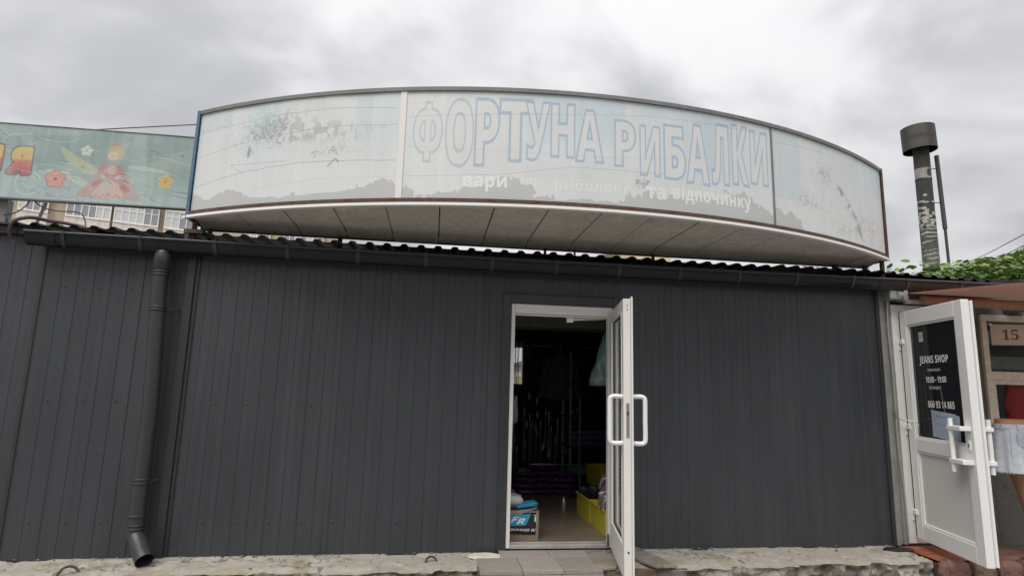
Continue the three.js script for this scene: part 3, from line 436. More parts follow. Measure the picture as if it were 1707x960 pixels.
  for (const [x, w, z] of [[-1.94, 0.03, 0.1], [-1.88, 0.025, -0.06], [-0.84, 0.035, -0.07], [0.93, 0.02, -0.07], [1.20, 0.012, -0.07], [1.93, 0.022, -0.07], [3.72, 0.05, -0.05], [4.0, 0.03, -0.02], [4.10, 0.03, 0.08]]) onSign(mesh('support_post', box(x - w / 2, 2.66, z - 0.015, x + w / 2, SB + (z < 0 ? -0.02 : 0.0), z + 0.015, 0.002), M.rust, sign));
  onSign(mesh('foot_plate', [box(-2.0, 2.70, 0.05, -1.86, 2.735, 0.15, 0.004), box(-1.99, 2.65, 0.13, -1.96, 2.70, 0.145)], M.rust, sign));
}

// ------------------------------------------------------------------ painted sign at the left
{
  const x0 = -5.2, x1 = -2.105, y0 = 3.022, y1 = 3.668, z = -0.3;
  const tex = canvas(1664, 348, (c, w, h) => {
    const S = x1 - x0, X = (x) => (x - x0) / S * w, Y = (y) => (y1 - y) / (y1 - y0) * h, K = w / S, r = rng(77), im = c.createImageData(w, h);
    for (let j = 0; j < h; j++) for (let i = 0; i < w; i++) {
      const s = i / K, y = j / K, o = (j * w + i) * 4, sw = Math.sin(s * 3 + 6 * fbm(s * 1.2, y * 2.5, 3, 3) + y * 9), a = fbm(s * 5, y * 5, 2, 5), st = fbm(s * 30, y * 1.5, 9, 3), l = 0.9 + 0.34 * (a - 0.5) + 0.26 * (st - 0.5), q = step(0.2, 0.9, sw), lo = step(0.3, 0.62, y);
      im.data[o] = S2(l * lerp(lerp(0.27, 0.34, q), 0.40, lo)); im.data[o + 1] = S2(l * lerp(lerp(0.36, 0.42, q), 0.50, lo)); im.data[o + 2] = S2(l * lerp(lerp(0.345, 0.385, q), 0.50, lo)); im.data[o + 3] = 255;
    }
    c.putImageData(im, 0, 0);
    const blob = (pts, fill, stroke, lw = 3) => { c.beginPath(); pts.forEach(([x, y], i) => { const n = pts[(i + 1) % pts.length], mx = (x + n[0]) / 2, my = (y + n[1]) / 2; i ? c.quadraticCurveTo(X(x), Y(y), X(mx), Y(my)) : c.moveTo(X((x + pts.at(-1)[0]) / 2), Y((y + pts.at(-1)[1]) / 2)) || c.quadraticCurveTo(X(x), Y(y), X(mx), Y(my)); }); c.closePath(); if (fill) { c.fillStyle = fill; c.fill(); } if (stroke) { c.strokeStyle = stroke; c.lineWidth = lw; c.stroke(); } };
    const ring = (x, y, rr, col, lw) => { c.strokeStyle = col; c.lineWidth = lw; c.beginPath(); c.arc(X(x), Y(y), rr * K, 0.5, 6.0); c.stroke(); };
    ring(-3.46, 3.155, 0.10, css(0.6, 0.68, 0.6, 0.45), 7); ring(-3.45, 3.17, 0.05, css(0.6, 0.68, 0.6, 0.4), 6); ring(-3.62, 3.5, 0.08, css(0.6, 0.66, 0.55, 0.35), 6); ring(-2.60, 3.19, 0.07, css(0.62, 0.68, 0.6, 0.4), 5); ring(-2.66, 3.5, 0.09, css(0.6, 0.66, 0.55, 0.3), 6);
    blob([[-3.26, 3.52], [-3.12, 3.42], [-2.96, 3.34], [-2.9, 3.28], [-3.02, 3.26], [-3.16, 3.34], [-3.24, 3.44]], css(0.55, 0.52, 0.28, 0.55)); blob([[-3.3, 3.3], [-3.1, 3.26], [-2.98, 3.18], [-2.94, 3.12], [-3.08, 3.16], [-3.2, 3.26], [-3.44, 3.27]], css(0.6, 0.62, 0.42, 0.5)); blob([[-2.7, 3.38], [-2.45, 3.36], [-2.2, 3.26], [-2.4, 3.33], [-2.7, 3.33]], css(0.62, 0.66, 0.55, 0.5));
    const flower = (x, y, rr, col, edge, mid) => { for (const pass of [0, 1]) for (let k = 0; k < 5; k++) { const a = k / 5 * 6.283 + 1.57; c.beginPath(); c.arc(X(x + Math.cos(a) * rr * 0.6), Y(y + Math.sin(a) * rr * 0.6), rr * (pass ? 0.40 : 0.50) * K, 0, 7); c.fillStyle = pass ? col : edge; c.fill(); } c.beginPath(); c.arc(X(x), Y(y), rr * 0.35 * K, 0, 7); c.fillStyle = col; c.fill(); c.beginPath(); c.arc(X(x), Y(y), rr * 0.2 * K, 0, 7); c.fillStyle = mid; c.fill(); };
    flower(-3.255, 3.205, 0.078, css(0.62, 0.30, 0.26, 0.9), css(0.48, 0.13, 0.12, 0.85), css(0.35, 0.08, 0.08, 0.9)); flower(-2.385, 3.245, 0.062, css(0.62, 0.42, 0.10, 0.85), css(0.6, 0.5, 0.2, 0.7), css(0.4, 0.2, 0.06, 0.8)); flower(-3.045, 3.475, 0.05, css(0.66, 0.70, 0.6, 0.75), css(0.25, 0.33, 0.27, 0.7), css(0.3, 0.36, 0.26, 0.8));
    // a girl in a pink gown, faded
    const pk = (a = 0.85) => css(0.56, 0.24, 0.23, a), lt = (a = 0.8) => css(0.66, 0.47, 0.40, a);
    blob([[-2.90, 3.36], [-2.76, 3.36], [-2.72, 3.26], [-2.64, 3.20], [-2.62, 3.13], [-2.53, 3.05], [-2.72, 3.07], [-2.86, 3.06], [-3.10, 3.07], [-3.02, 3.14], [-2.97, 3.24]], pk(0.6), css(0.42, 0.18, 0.18, 0.5));
    blob([[-2.88, 3.22], [-2.78, 3.22], [-2.72, 3.12], [-2.66, 3.06], [-2.85, 3.06], [-2.98, 3.08], [-2.92, 3.15]], lt(0.8));
    blob([[-2.98, 3.19], [-2.92, 3.23], [-2.88, 3.21], [-2.96, 3.15]], css(0.5, 0.13, 0.14, 0.8)); blob([[-2.74, 3.20], [-2.66, 3.17], [-2.66, 3.12], [-2.74, 3.15]], css(0.5, 0.13, 0.14, 0.8));
    blob([[-2.89, 3.38], [-2.77, 3.38], [-2.75, 3.26], [-2.82, 3.22], [-2.9, 3.27]], css(0.52, 0.24, 0.25, 0.8)); blob([[-2.86, 3.36], [-2.80, 3.36], [-2.79, 3.28], [-2.86, 3.28]], css(0.58, 0.45, 0.42, 0.7));
    for (let k = 0; k < 9; k++) { c.strokeStyle = css(0.42, 0.2, 0.19, 0.35); c.lineWidth = 2.5; c.beginPath(); const q = -2.92 + k * 0.022; c.moveTo(X(q), Y(3.22)); c.quadraticCurveTo(X(q + (k - 4) * 0.006), Y(3.14), X(q + (k - 4) * 0.03), Y(3.07)); c.stroke(); }
    blob([[-2.885, 3.47], [-2.86, 3.53], [-2.80, 3.545], [-2.745, 3.51], [-2.735, 3.44], [-2.78, 3.41], [-2.86, 3.42]], css(0.60, 0.40, 0.20, 0.8)); blob([[-2.87, 3.48], [-2.80, 3.49], [-2.785, 3.43], [-2.83, 3.395], [-2.87, 3.42]], css(0.66, 0.52, 0.42, 0.9));
    blob([[-2.85, 3.545], [-2.84, 3.575], [-2.825, 3.55], [-2.81, 3.585], [-2.80, 3.55], [-2.78, 3.565], [-2.785, 3.535]], css(0.48, 0.2, 0.15, 0.7)); c.strokeStyle = css(0.3, 0.14, 0.1, 0.7); c.lineWidth = 2; c.beginPath(); c.moveTo(X(-2.86), Y(3.455)); c.lineTo(X(-2.84), Y(3.46)); c.moveTo(X(-2.82), Y(3.46)); c.lineTo(X(-2.80), Y(3.455)); c.moveTo(X(-2.85), Y(3.425)); c.quadraticCurveTo(X(-2.835), Y(3.415), X(-2.82), Y(3.43)); c.stroke();
    c.lineWidth = 2.2; for (let k = 0; k < 16; k++) { const a = k / 16 * 6.283, q = 0.052 + 0.012 * r(); c.strokeStyle = css(0.42, 0.24, 0.09, 0.55); c.beginPath(); c.arc(X(-2.80 + Math.cos(a) * q), Y(3.475 + Math.sin(a) * q), (0.012 + 0.008 * r()) * K, a, a + 4); c.stroke(); }
    for (let k = 0; k < 7; k++) { const q = -2.98 + k * 0.055; c.strokeStyle = css(0.36, 0.10, 0.12, 0.5); c.lineWidth = 2.5; c.beginPath(); c.moveTo(X(q), Y(3.09 + 0.02 * r())); c.quadraticCurveTo(X(q + 0.027), Y(3.05), X(q + 0.055), Y(3.09 + 0.02 * r())); c.stroke(); }
    for (const sx of [-1, 1]) { blob([[-2.83 + sx * 0.055, 3.37], [-2.83 + sx * 0.10, 3.34], [-2.83 + sx * 0.11, 3.28], [-2.83 + sx * 0.06, 3.29]], css(0.50, 0.17, 0.19, 0.75), css(0.33, 0.1, 0.1, 0.5), 2); blob([[-2.83 + sx * 0.09, 3.29], [-2.83 + sx * 0.075, 3.245], [-2.83 + sx * 0.03, 3.235], [-2.83 + sx * 0.04, 3.26]], css(0.66, 0.50, 0.40, 0.85)); c.strokeStyle = css(0.40, 0.13, 0.14, 0.6); c.lineWidth = 3; c.beginPath(); c.moveTo(X(-2.83 + sx * 0.03), Y(3.23)); c.quadraticCurveTo(X(-2.83 + sx * 0.13), Y(3.2), X(-2.83 + sx * 0.2), Y(3.1)); c.stroke(); }
    blob([[-2.86, 3.10], [-2.83, 3.12], [-2.80, 3.10], [-2.83, 3.085]], css(0.45, 0.17, 0.17, 0.5)); for (let k = 0; k < 6; k++) { c.strokeStyle = css(0.62, 0.68, 0.60, 0.28); c.lineWidth = 4 + 5 * r(); const y = 3.1 + 0.5 * r(), q = x0 + S * r(); c.beginPath(); c.moveTo(X(q), Y(y)); c.bezierCurveTo(X(q + 0.2), Y(y + 0.12), X(q + 0.35), Y(y - 0.12), X(q + 0.6), Y(y + 0.04)); c.stroke(); }
    // the last letters of the lettering, two-toned
    const let2 = (ch, a, b, t, bo) => glyph(c, ch, X, Y, a, b, t, bo, (q, s) => { q.lineJoin = 'round'; q.lineWidth = 44; q.strokeStyle = css(0.13, 0.11, 0.10, 0.9); q.strokeText(s, 0, 0); q.lineWidth = 24; const gr = q.createLinearGradient(0, -150, 0, 0); gr.addColorStop(0, css(0.62, 0.42, 0.12)); gr.addColorStop(0.45, css(0.62, 0.42, 0.16)); gr.addColorStop(0.56, css(0.55, 0.17, 0.13)); gr.addColorStop(1, css(0.45, 0.09, 0.11)); q.strokeStyle = gr; q.fillStyle = gr; q.strokeText(s, 0, 0); q.fillText(s, 0, 0); });
    let2('Я', -3.625, -3.475, 3.455, 3.245); let2('И', -3.93, -3.71, 3.46, 3.26);
    { const im2 = c.getImageData(0, 0, w, h); for (let j = 0; j < h; j++) for (let i = 0; i < w; i++) { const o = (j * w + i) * 4, f = 0.17 + 0.30 * step(0.45, 0.7, fbm(i / K * 9, j / K * 2.2, 31, 5)); for (let q = 0; q < 3; q++) im2.data[o + q] = lerp(im2.data[o + q], [176, 192, 187][q], f); } c.putImageData(im2, 0, 0); }
    // splits in the film
    for (let k = 0; k < 150; k++) { const s = x0 + r() * S, y = y0 + 0.03 + r() * (y1 - y0 - 0.06), l = 0.03 + 0.16 * r() * r(); c.strokeStyle = css(0.12, 0.13, 0.12, 0.35 + 0.5 * r()); c.lineWidth = 1 + 2.2 * r(); c.beginPath(); c.moveTo(X(s), Y(y)); for (let q = 1; q < 6; q++) c.lineTo(X(s + l * q / 5), Y(y - 0.03 * q / 5 * r() + 0.008 * (r() - 0.5))); c.stroke(); if (r() < 0.5) { c.strokeStyle = css(0.7, 0.74, 0.7, 0.4); c.beginPath(); c.moveTo(X(s), Y(y - 0.006)); c.lineTo(X(s + l), Y(y - 0.02)); c.stroke(); } }
    c.fillStyle = css(0.25, 0.27, 0.26); c.beginPath(); c.moveTo(X(-2.14), 0); c.lineTo(X(-2.105), 0); c.lineTo(X(-2.105), Y(3.6)); c.fill();
  });
  const s = thing('painted_sign', 'pale green board painted with girl, flowers and letters, left of the curved sign', 'sign', [(x0 + x1) / 2, 2.7, z]);
  const at = (m) => { m.position.set(-(x0 + x1) / 2, -2.7, -z); return m; };
  at(mesh('board', box(x0, y0, z - 0.04, x1, y1, z - 0.006), M.railGrey, s));
  const face = grid(60, 14, (u, v) => [lerp(x0, x1, u), lerp(y0, y1, v), z + 0.006 * (fbm(u * 18, v * 5, 3, 3) - 0.5)]);
  at(mesh('printed_film', face, new THREE.MeshPhysicalMaterial({ map: tex, roughness: 0.5 }), s, true));
  at(mesh('frame', [box(x0, y0 - 0.014, z - 0.045, x1 + 0.03, y0 - 0.0005, z + 0.012, 0.002), box(x0, y1 + 0.0005, z - 0.045, x1 + 0.03, y1 + 0.006, z + 0.006, 0.001)], M.railGrey, s));
  at(mesh('edge_strip', box(x1 + 0.001, y0, z - 0.045, x1 + 0.028, y1, z + 0.010, 0.002), M.lip, s));
  at(mesh('post', [box(-3.71, 2.68, z - 0.12, -3.62, 3.02, z - 0.05, 0.004)], M.railGrey, s));
  at(mesh('brace', [bar([-3.36, 3.02, z - 0.1], [-3.46, 2.74, z - 0.14], 0.022, 0.02)], M.railGrey, s));
  at(mesh('brace', [bar([-3.62, 2.87, z - 0.08], [-3.52, 2.76, z - 0.08], 0.02, 0.03)], M.railGrey, s));
  at(mesh('brace', [bar([-3.82, 2.99, z - 0.08], [-3.70, 2.90, z - 0.08], 0.02, 0.02)], M.railGrey, s));
}
// loose cables on the roof under the painted sign
tag(mesh('conduit', tube([[-3.27, 2.60, 0.06], [-3.27, 2.66, 0.09], [-3.24, 2.73, 0.1], [-3.17, 2.775, 0.05], [-3.08, 2.775, -0.02], [-2.98, 2.77, -0.05], [-2.86, 2.75, -0.06], [-2.74, 2.715, -0.05], [-2.6, 2.71, -0.05]], 0.014, 60, 10), M.purpleCable), 'brown bent conduit over the roof edge left of the gutter end', 'conduit');
tag(mesh('wire', tube([[-3.42, 3.02, -0.33], [-3.33, 2.96, -0.32], [-3.2, 2.93, -0.3], [-3.06, 2.93, -0.3], [-2.97, 2.89, -0.25], [-2.91, 2.80, -0.2], [-2.88, 2.74, -0.1]], 0.005, 40, 6), M.cable), 'thin black wire sagging from under the painted sign to the roof', 'wire');
tag(mesh('wire', tube([[-3.44, 3.02, -0.33], [-3.47, 2.96, -0.33], [-3.55, 2.90, -0.34], [-3.63, 2.88, -0.34]], 0.005, 20, 6), M.cable), 'short black wire looping beside the post under the painted sign', 'wire');
tag(mesh('roof_offcut', [grid(20, 6, (u, v) => [lerp(-3.62, -3.0, u), 2.745 + 0.012 * Math.sin(u * 3.1) * Math.sin(v * 3.1) + 0.006 * (fbm(u * 5, v * 5, 2, 3) - 0.5), lerp(-0.12, -0.36, v)], false), box(-3.6, 2.728, -0.35, -3.02, 2.736, -0.13)], M.lip), 'white sheet offcut lying on the roof under the painted sign', 'sheet');

// ------------------------------------------------------------------ tiled step and loose slabs
{
  const st = tag(mesh('step', box(0.385, 0, -0.02, 1.288, 0.268, 0.525), M.grout), 'tiled step before the open shop door', 'step');
  const r = rng(9), mats = [0.93, 1, 1.07].map((k) => { const m = M.tile.clone(); m.color.multiplyScalar(k); return m; });
  const tl = (x0, y0, z0, x1, y1, z1) => mesh('tile', box(x0 + 0.002, y0, z0 + 0.002, x1 - 0.002, y1, z1 - 0.002, 0.002), mats[(r() * 3) | 0], st);
  const yt = 0.287;
  tl(0.39, 0.262, 0.205, 0.70, yt, 0.535); tl(0.70, 0.262, 0.205, 1.00, yt + 0.0015, 0.535); tl(1.00, 0.262, 0.205, 1.29, yt, 0.535);
  tl(0.575, 0.262, 0.018, 0.965, yt + 0.002, 0.205); tl(0.965, 0.262, 0.018, 1.29, yt + 0.001, 0.205);
  const fr = (x0, x1, y0, y1) => mesh('tile', box(x0 + 0.002, y0 + 0.002, 0.527, x1 - 0.002, y1 - 0.001, 0.540, 0.002), mats[(r() * 3) | 0], st);
  for (const [a, b] of [[0.39, 0.695], [0.695, 0.985], [0.985, 1.29]]) { fr(a, b, 0.02, 0.26); }
  const slab = (pts, y, th, label, rot) => {                        // a loose flat slab with a broken outline
    const s = new THREE.Shape(); pts.forEach(([x, z], i) => (i ? s.lineTo(x, -z) : s.moveTo(x, -z))); s.closePath();
    const g = new THREE.ExtrudeGeometry(s, { depth: th, bevelEnabled: true, bevelSize: 0.003, bevelThickness: 0.003, bevelSegments: 1 }).rotateX(-Math.PI / 2);
    const o = mesh('loose_slab', g, M.tileSlab); o.position.set(0, y, 0); o.rotation.set(...rot); return tag(o, label, 'slab', 'loose slabs by the step');
  };
  slab([[1.285, 0.05], [1.53, 0.05], [1.49, 0.30], [1.40, 0.475], [1.30, 0.50], [1.262, 0.40]], 0.286, 0.012, 'grey slab leaning between the tiled step and the open white door', [0.012, 0, -0.004]);
  slab([[1.555, 0.03], [1.72, 0.03], [1.80, 0.30], [1.86, 0.50], [1.70, 0.51], [1.62, 0.36]], 0.292, 0.016, 'pale grey slab on the ledge right of the open white door', [0.008, 0, 0.0]);
  const rub = mesh('masonry_block', [grid(24, 8, (u, v) => { const x = lerp(1.29, 1.95, u), t = v; return [x, lerp(0.275, 0, t), 0.47 + 0.06 * (fbm(x * 12, t * 4, 5, 4) - 0.5)]; }, true), box(1.29, 0, 0.0, 1.42, 0.26, 0.46)], M.stoneBrown); tag(rub, 'rough brown masonry under the slabs right of the step', 'masonry');
  const chunk = mesh('stone_piece', loft([[0.46, 0.268, 0.13, 0.14, 0.085], [0.46, 0.283, 0.13, 0.135, 0.08], [0.455, 0.288, 0.13, 0.115, 0.065]], 14, true, 0.5), M.cream); tag(chunk, 'flat yellowish stone piece at the wall left of the tiled step', 'stone');
}
{
  const r = rng(55), gs = []; for (let k = 0; k < 150; k++) { const x = r() < 0.6 ? -3.4 + 3.7 * r() : 1.9 + 2.1 * r(), z = r() < 0.6 ? 0.012 + 0.03 * r() : 0.03 + 0.3 * r(), q = 0.003 + 0.009 * r() * r(); gs.push(new THREE.IcosahedronGeometry(q, 0).scale(1, 0.6, 1 + r()).rotateY(r() * 6).translate(x, floorLine(x) + q * 0.3, z)); }
  tag(mesh('grit', gs, M.edge), 'small stone crumbs scattered along the foot of the metal wall', 'grit', null, 'stuff');
}
for (const [x, z, y, rr, tilt, label] of [[0.05, 0.235, 0.268, 0.042, 0.25, 'rusty iron ring set in the ledge left of the tiled step'], [-2.38, 0.345, 0.245, 0.058, 0.5, 'rusty iron ring on the ledge below the left sheets, by the downpipe']]) {
  const t = mesh('iron_ring', [new THREE.TorusGeometry(rr, 0.0085, 10, 32)], M.rust); t.position.set(x, y, z); t.rotation.set(-0.5, tilt, 0); tag(t, label, 'iron ring', 'iron rings in the ledge');
}
tag(mesh('rubber_scrap', loft([[4.0, 0.296, 0.14, 0.13, 0.07], [4.0, 0.303, 0.14, 0.125, 0.066], [3.99, 0.306, 0.14, 0.10, 0.05]], 18, true, 0.5), M.black), 'flat dark rubber scrap on the ledge by the shop corner', 'rubber scrap');

// ------------------------------------------------------------------ goods inside the shop door
const F0 = 0.305;
{
  const tex = canvas(512, 512, (c, w, h) => {
    c.fillStyle = css(0.02, 0.02, 0.022); c.fillRect(0, 0, w, h); c.fillStyle = css(0.03, 0.34, 0.62); c.beginPath(); c.moveTo(0, 60); c.lineTo(430, 40); c.lineTo(385, 300); c.lineTo(0, 340); c.fill();
    c.fillStyle = '#f2f4f4'; c.font = 'italic bold 190px sans-serif'; c.save(); c.translate(235, 275); c.scale(0.62, 1); c.transform(1, -0.03, -0.1, 1, 0, 0); c.fillText('F', 0, -45); c.fillText('R', 90, 0); c.restore();
    c.save(); c.translate(190, 440); c.rotate(-0.03); c.scale(0.62, 1.1); c.font = 'bold 66px sans-serif'; c.fillText('НАЙКРАЩЕ ДЛЯ', 0, 0); c.restore(); c.fillRect(458, 60, 30, 22); c.fillRect(464, 100, 18, 120); c.fillStyle = css(0.3, 0.3, 0.3, 0.5); for (let i = 0; i < 30; i++) c.fillRect(390 + (i % 6) * 16, 240 + ((i / 6) | 0) * 14, 6, 4);
  });
  const b = thing('cardboard_box', 'cardboard box with blue and black printed wrap just inside the doorway', 'box', [0.70, F0, -0.37]);
  const card = std(0.34, 0.26, 0.18, { map: T.speck, roughness: 0.85 });
  mesh('side', [box(-0.24, 0, 0.165, 0.235, 0.235, 0.172), box(-0.24, 0, -0.172, 0.235, 0.235, -0.165), box(-0.245, 0, -0.164, -0.238, 0.235, 0.164), box(0.236, 0, -0.164, 0.243, 0.235, 0.164), box(-0.24, 0, -0.164, 0.235, 0.008, 0.164)], card, b);
  const wrap = grid(24, 10, (u, v) => { const x = lerp(-0.235, 0.25, u), k = step(0.9, 1, u); return [x - 0.008 * k, lerp(0.055, 0.225, v) + 0.006 * Math.sin(u * 9) * (v - 0.5), 0.176 + 0.008 * fbm(u * 6, v * 4, 3, 3) - 0.04 * k * k]; });
  mesh('printed_wrap', wrap, new THREE.MeshPhysicalMaterial({ map: tex, roughness: 0.35 }), b, true);
  mesh('rim', [loft([[0, 0.205, 0.0, 0.25, 0.19], [0, 0.245, 0.0, 0.262, 0.20], [0, 0.25, 0, 0.25, 0.19], [0, 0.22, 0, 0.235, 0.175]], 28, false, 0.1)], std(0.42, 0.38, 0.31, { map: T.cloth, roughness: 0.7 }), b);
  const stripes = canvas(128, 128, (c) => { for (let i = 0; i < 6; i++) { c.fillStyle = i % 2 ? '#d8d8d8' : '#141414'; c.fillRect(0, i * 22, 128, 22); } });
  const bg = [[0.15, 0.262, 0.04, 0.20, 0.05, 0.13, new THREE.MeshPhysicalMaterial({ color: rgb(0.03, 0.27, 0.48), roughness: 0.3 }), 'shiny blue bag lying in the cardboard box by the doorway'], [0.02, 0.30, 0.02, 0.20, 0.10, 0.14, new THREE.MeshPhysicalMaterial({ map: stripes, roughness: 0.3 }), 'black and white striped bag in the cardboard box by the doorway'], [-0.10, 0.38, -0.06, 0.22, 0.14, 0.18, std(0.09, 0.085, 0.08, { map: T.cloth, roughness: 0.3 }), 'crumpled dark bag on top in the cardboard box by the doorway'], [-0.02, 0.34, -0.12, 0.2, 0.1, 0.16, std(0.2, 0.2, 0.21, { map: T.cloth, roughness: 0.3 }), 'grey crumpled bag behind the striped one in the cardboard box']];
  bg.forEach(([x, y, z, w, h, d, m, label], i) => { const o = mesh('bait_bag', pillow(w, h, d, 7 + i * 3, 0.3), m); o.position.set(0.70 + x, F0 + y, -0.37 + z); o.rotation.set(0.1 * i, 0.3 * i, 0.15 - 0.25 * i); tag(o, label, 'bag', 'bags in the cardboard box'); });
}
{
  // purple bags in two stacks further in
  const tex = canvas(256, 256, (c) => { const r = rng(3); c.fillStyle = css(0.05, 0.018, 0.07); c.fillRect(0, 0, 256, 256); for (let i = 0; i < 60; i++) { c.fillStyle = r() < 0.5 ? css(0.24, 0.08, 0.32) : r() < 0.55 ? css(0.012, 0.012, 0.015) : css(0.6, 0.56, 0.6); c.fillRect(r() * 256, r() * 256, 8 + 50 * r(), 3 + 14 * r()); } });
  const m = new THREE.MeshPhysicalMaterial({ map: tex, roughness: 0.28 });
  const stack = ['left', 'middle', 'right'], ord = ['bottom', 'second', 'third', 'fourth', 'fifth'], geos = [1, 2, 3].map((k) => prep(pillow(0.27, 0.075, 0.36, k * 5, 0.2), true));
  const r = rng(17); let first = null;
  for (let s = 0; s < 3; s++) for (let k = 0; k < [4, 5, 4][s]; k++) {
    const o = first && (k + s) % 3 === 0 ? first.clone() : new THREE.Mesh(geos[(k + s) % 3], m); if (!first) first = o; o.name = numbered('bait_bag'); o.castShadow = o.receiveShadow = true;
    o.position.set(1.16 + s * 0.235 + 0.02 * (r() - 0.5), F0 + 0.04 + k * 0.068, -2.32 - 0.04 * (s === 1) + 0.03 * (r() - 0.5)); o.rotation.set(0.06 * (r() - 0.5), 0.25 * (r() - 0.5), 0.08 * (r() - 0.5)); scene.add(o);
    tag(o, `purple and black bait bag, ${ord[k]} from the floor in the ${stack[s]} stack inside`, 'bag', 'purple bait bags stacked inside');
  }
}
function crate([x, y, z], ry, label, w = 0.30, h = 0.215, d = 0.43) {   // open plastic crate with rim, feet and ribs
  const c = thing('yellow_crate', label, 'crate', [x, y, z], 'yellow crates inside the door'); c.rotation.y = ry; const t = 0.005;
  const wall = (x0, z0, x1, z1) => box(Math.min(x0, x1), 0.0, Math.min(z0, z1), Math.max(x0, x1), h, Math.max(z0, z1), 0.002);
  mesh('side', [wall(-w / 2, -d / 2, -w / 2 + t, d / 2), wall(w / 2 - t, -d / 2, w / 2, d / 2), wall(-w / 2 + t + 3e-4, -d / 2, w / 2 - t - 3e-4, -d / 2 + t), wall(-w / 2 + t + 3e-4, d / 2 - t, w / 2 - t - 3e-4, d / 2)], M.yellow, c);
  mesh('base', box(-w / 2 + t + 3e-4, 0.002, -d / 2 + t + 3e-4, w / 2 - t - 3e-4, 0.008, d / 2 - t - 3e-4), M.yellow, c);
  mesh('rim', [box(-w / 2 - 0.012, h - 0.014, -d / 2 - 0.012, -w / 2 - 5e-4, h + 0.003, d / 2 + 0.012, 0.003), box(w / 2 + 5e-4, h - 0.014, -d / 2 - 0.012, w / 2 + 0.012, h + 0.003, d / 2 + 0.012, 0.003), box(-w / 2, h - 0.014, d / 2 + 5e-4, w / 2, h + 0.003, d / 2 + 0.012, 0.003), box(-w / 2, h - 0.014, -d / 2 - 0.012, w / 2, h + 0.003, -d / 2 - 5e-4, 0.003)], M.yellow, c);
  return c;
}
{
  crate([1.70, F0, -0.55], 0.02, 'yellow plastic crate of silver packs nearest the doorway'); crate([1.685, F0, -1.02], 0.04, 'yellow plastic crate with dark packs, behind the nearest crate'); crate([2.06, 0.455, -2.0], 0.1, 'yellow plastic crate raised on the shelf deep inside the shop');
  const silver = new THREE.MeshPhysicalMaterial({ color: rgb(0.34, 0.29, 0.31), metalness: 0.5, roughness: 0.3 }), violet = new THREE.MeshPhysicalMaterial({ color: rgb(0.12, 0.03, 0.14), roughness: 0.3 }), r = rng(23);
  for (let i = 0; i < 7; i++) { const o = mesh('bait_pack', pillow(0.13, 0.17, 0.07, i * 3.1, 0.45), i % 3 === 2 ? violet : silver); o.position.set(1.585 + 0.09 * r(), F0 + 0.25 + 0.05 * r() + (i > 3 ? 0.08 : 0), -0.42 - 0.045 * i); o.rotation.set(r() - 0.5, r() * 3, 0.6 * (r() - 0.5)); tag(o, `crumpled ${i % 3 === 2 ? 'violet' : 'silver'} foil pack in the nearest yellow crate, ${['nearest the door', 'second from the door', 'third from the door', 'fourth from the door', 'on the pile, fifth from the door', 'on the pile, sixth from the door', 'farthest from the door'][i]}`, 'foil pack', 'foil packs in the nearest crate'); }
  const dark = std(0.035, 0.034, 0.037, { roughness: 0.3 });
  for (let i = 0; i < 6; i++) { const o = mesh('dark_pack', pillow(0.15, 0.14, 0.08, 40 + i * 2.7, 0.4), dark); o.position.set(1.60 + 0.14 * r(), F0 + 0.20 + 0.04 * r(), -0.88 - 0.06 * i); o.rotation.set(r(), r() * 3, r() - 0.5); tag(o, `black shiny pack in the second yellow crate, ${['nearest the door', 'second from the door', 'third from the door', 'fourth from the door', 'fifth from the door', 'farthest from the door'][i]}`, 'pack', 'black packs in the second crate'); }
  const bt = thing('bottle', 'small silver bottle on the tiled floor beside the far yellow crate', 'bottle', [1.40, F0, -1.28]); mesh('body', loft([[0, 0, 0, 0.03, 0.03], [0, 0.10, 0, 0.033, 0.033], [0, 0.13, 0, 0.014, 0.014], [0, 0.145, 0, 0.013, 0.013]], 18), M.steel, bt); mesh('cap', loft([[0, 0.1455, 0, 0.016, 0.016], [0, 0.17, 0, 0.016, 0.016]], 16), M.black, bt);
  // rack at the back: posts, shelf, blue and green stock
  const rk = thing('shelf_rack', 'dark metal shelf rack standing right at the back of the shop', 'rack', [2.1, F0, -2.2]);
  for (const [x, z] of [[-0.42, 0], [0.42, 0], [-0.42, -0.4], [0.42, -0.4]]) mesh('post', box(x - 0.012, 0, z - 0.012, x + 0.012, 1.7, z + 0.012), M.steel, rk);
  for (const y of [0.22, 0.55, 0.9, 1.3]) mesh('shelf', box(-0.44, y, -0.42, 0.44, y + 0.02, 0.02), M.black, rk);
  const bl = std(0.05, 0.06, 0.13, { roughness: 0.6 }), gr = std(0.03, 0.17, 0.06, { roughness: 0.5 });
  for (let i = 0; i < 3; i++) { const o = mesh('folded_cloth', new RoundedBoxGeometry(0.5, 0.06, 0.3, 2, 0.025), bl); o.position.set(1.95, F0 + 0.60 + 0.063 * i, -2.35); tag(o, `dark blue folded cloth, ${ord3(i)} of the pile on the rack`, 'cloth', 'folded cloths on the rack'); }
  const tr = mesh('green_tray', [box(-0.25, 0, -0.15, 0.25, 0.012, 0.15, 0.004), box(-0.25, 0.0125, 0.14, 0.25, 0.07, 0.15, 0.003), box(-0.25, 0.0125, -0.15, 0.25, 0.07, -0.14, 0.003), box(-0.25, 0.0125, -0.139, -0.24, 0.07, 0.139), box(0.24, 0.0125, -0.139, 0.25, 0.07, 0.139)], gr); tr.position.set(1.95, F0 + 0.245, -2.33); tag(tr, 'green tray on the lowest shelf of the rack', 'tray');
}
function ord3(i) { return ['lowest', 'middle', 'top'][i]; }
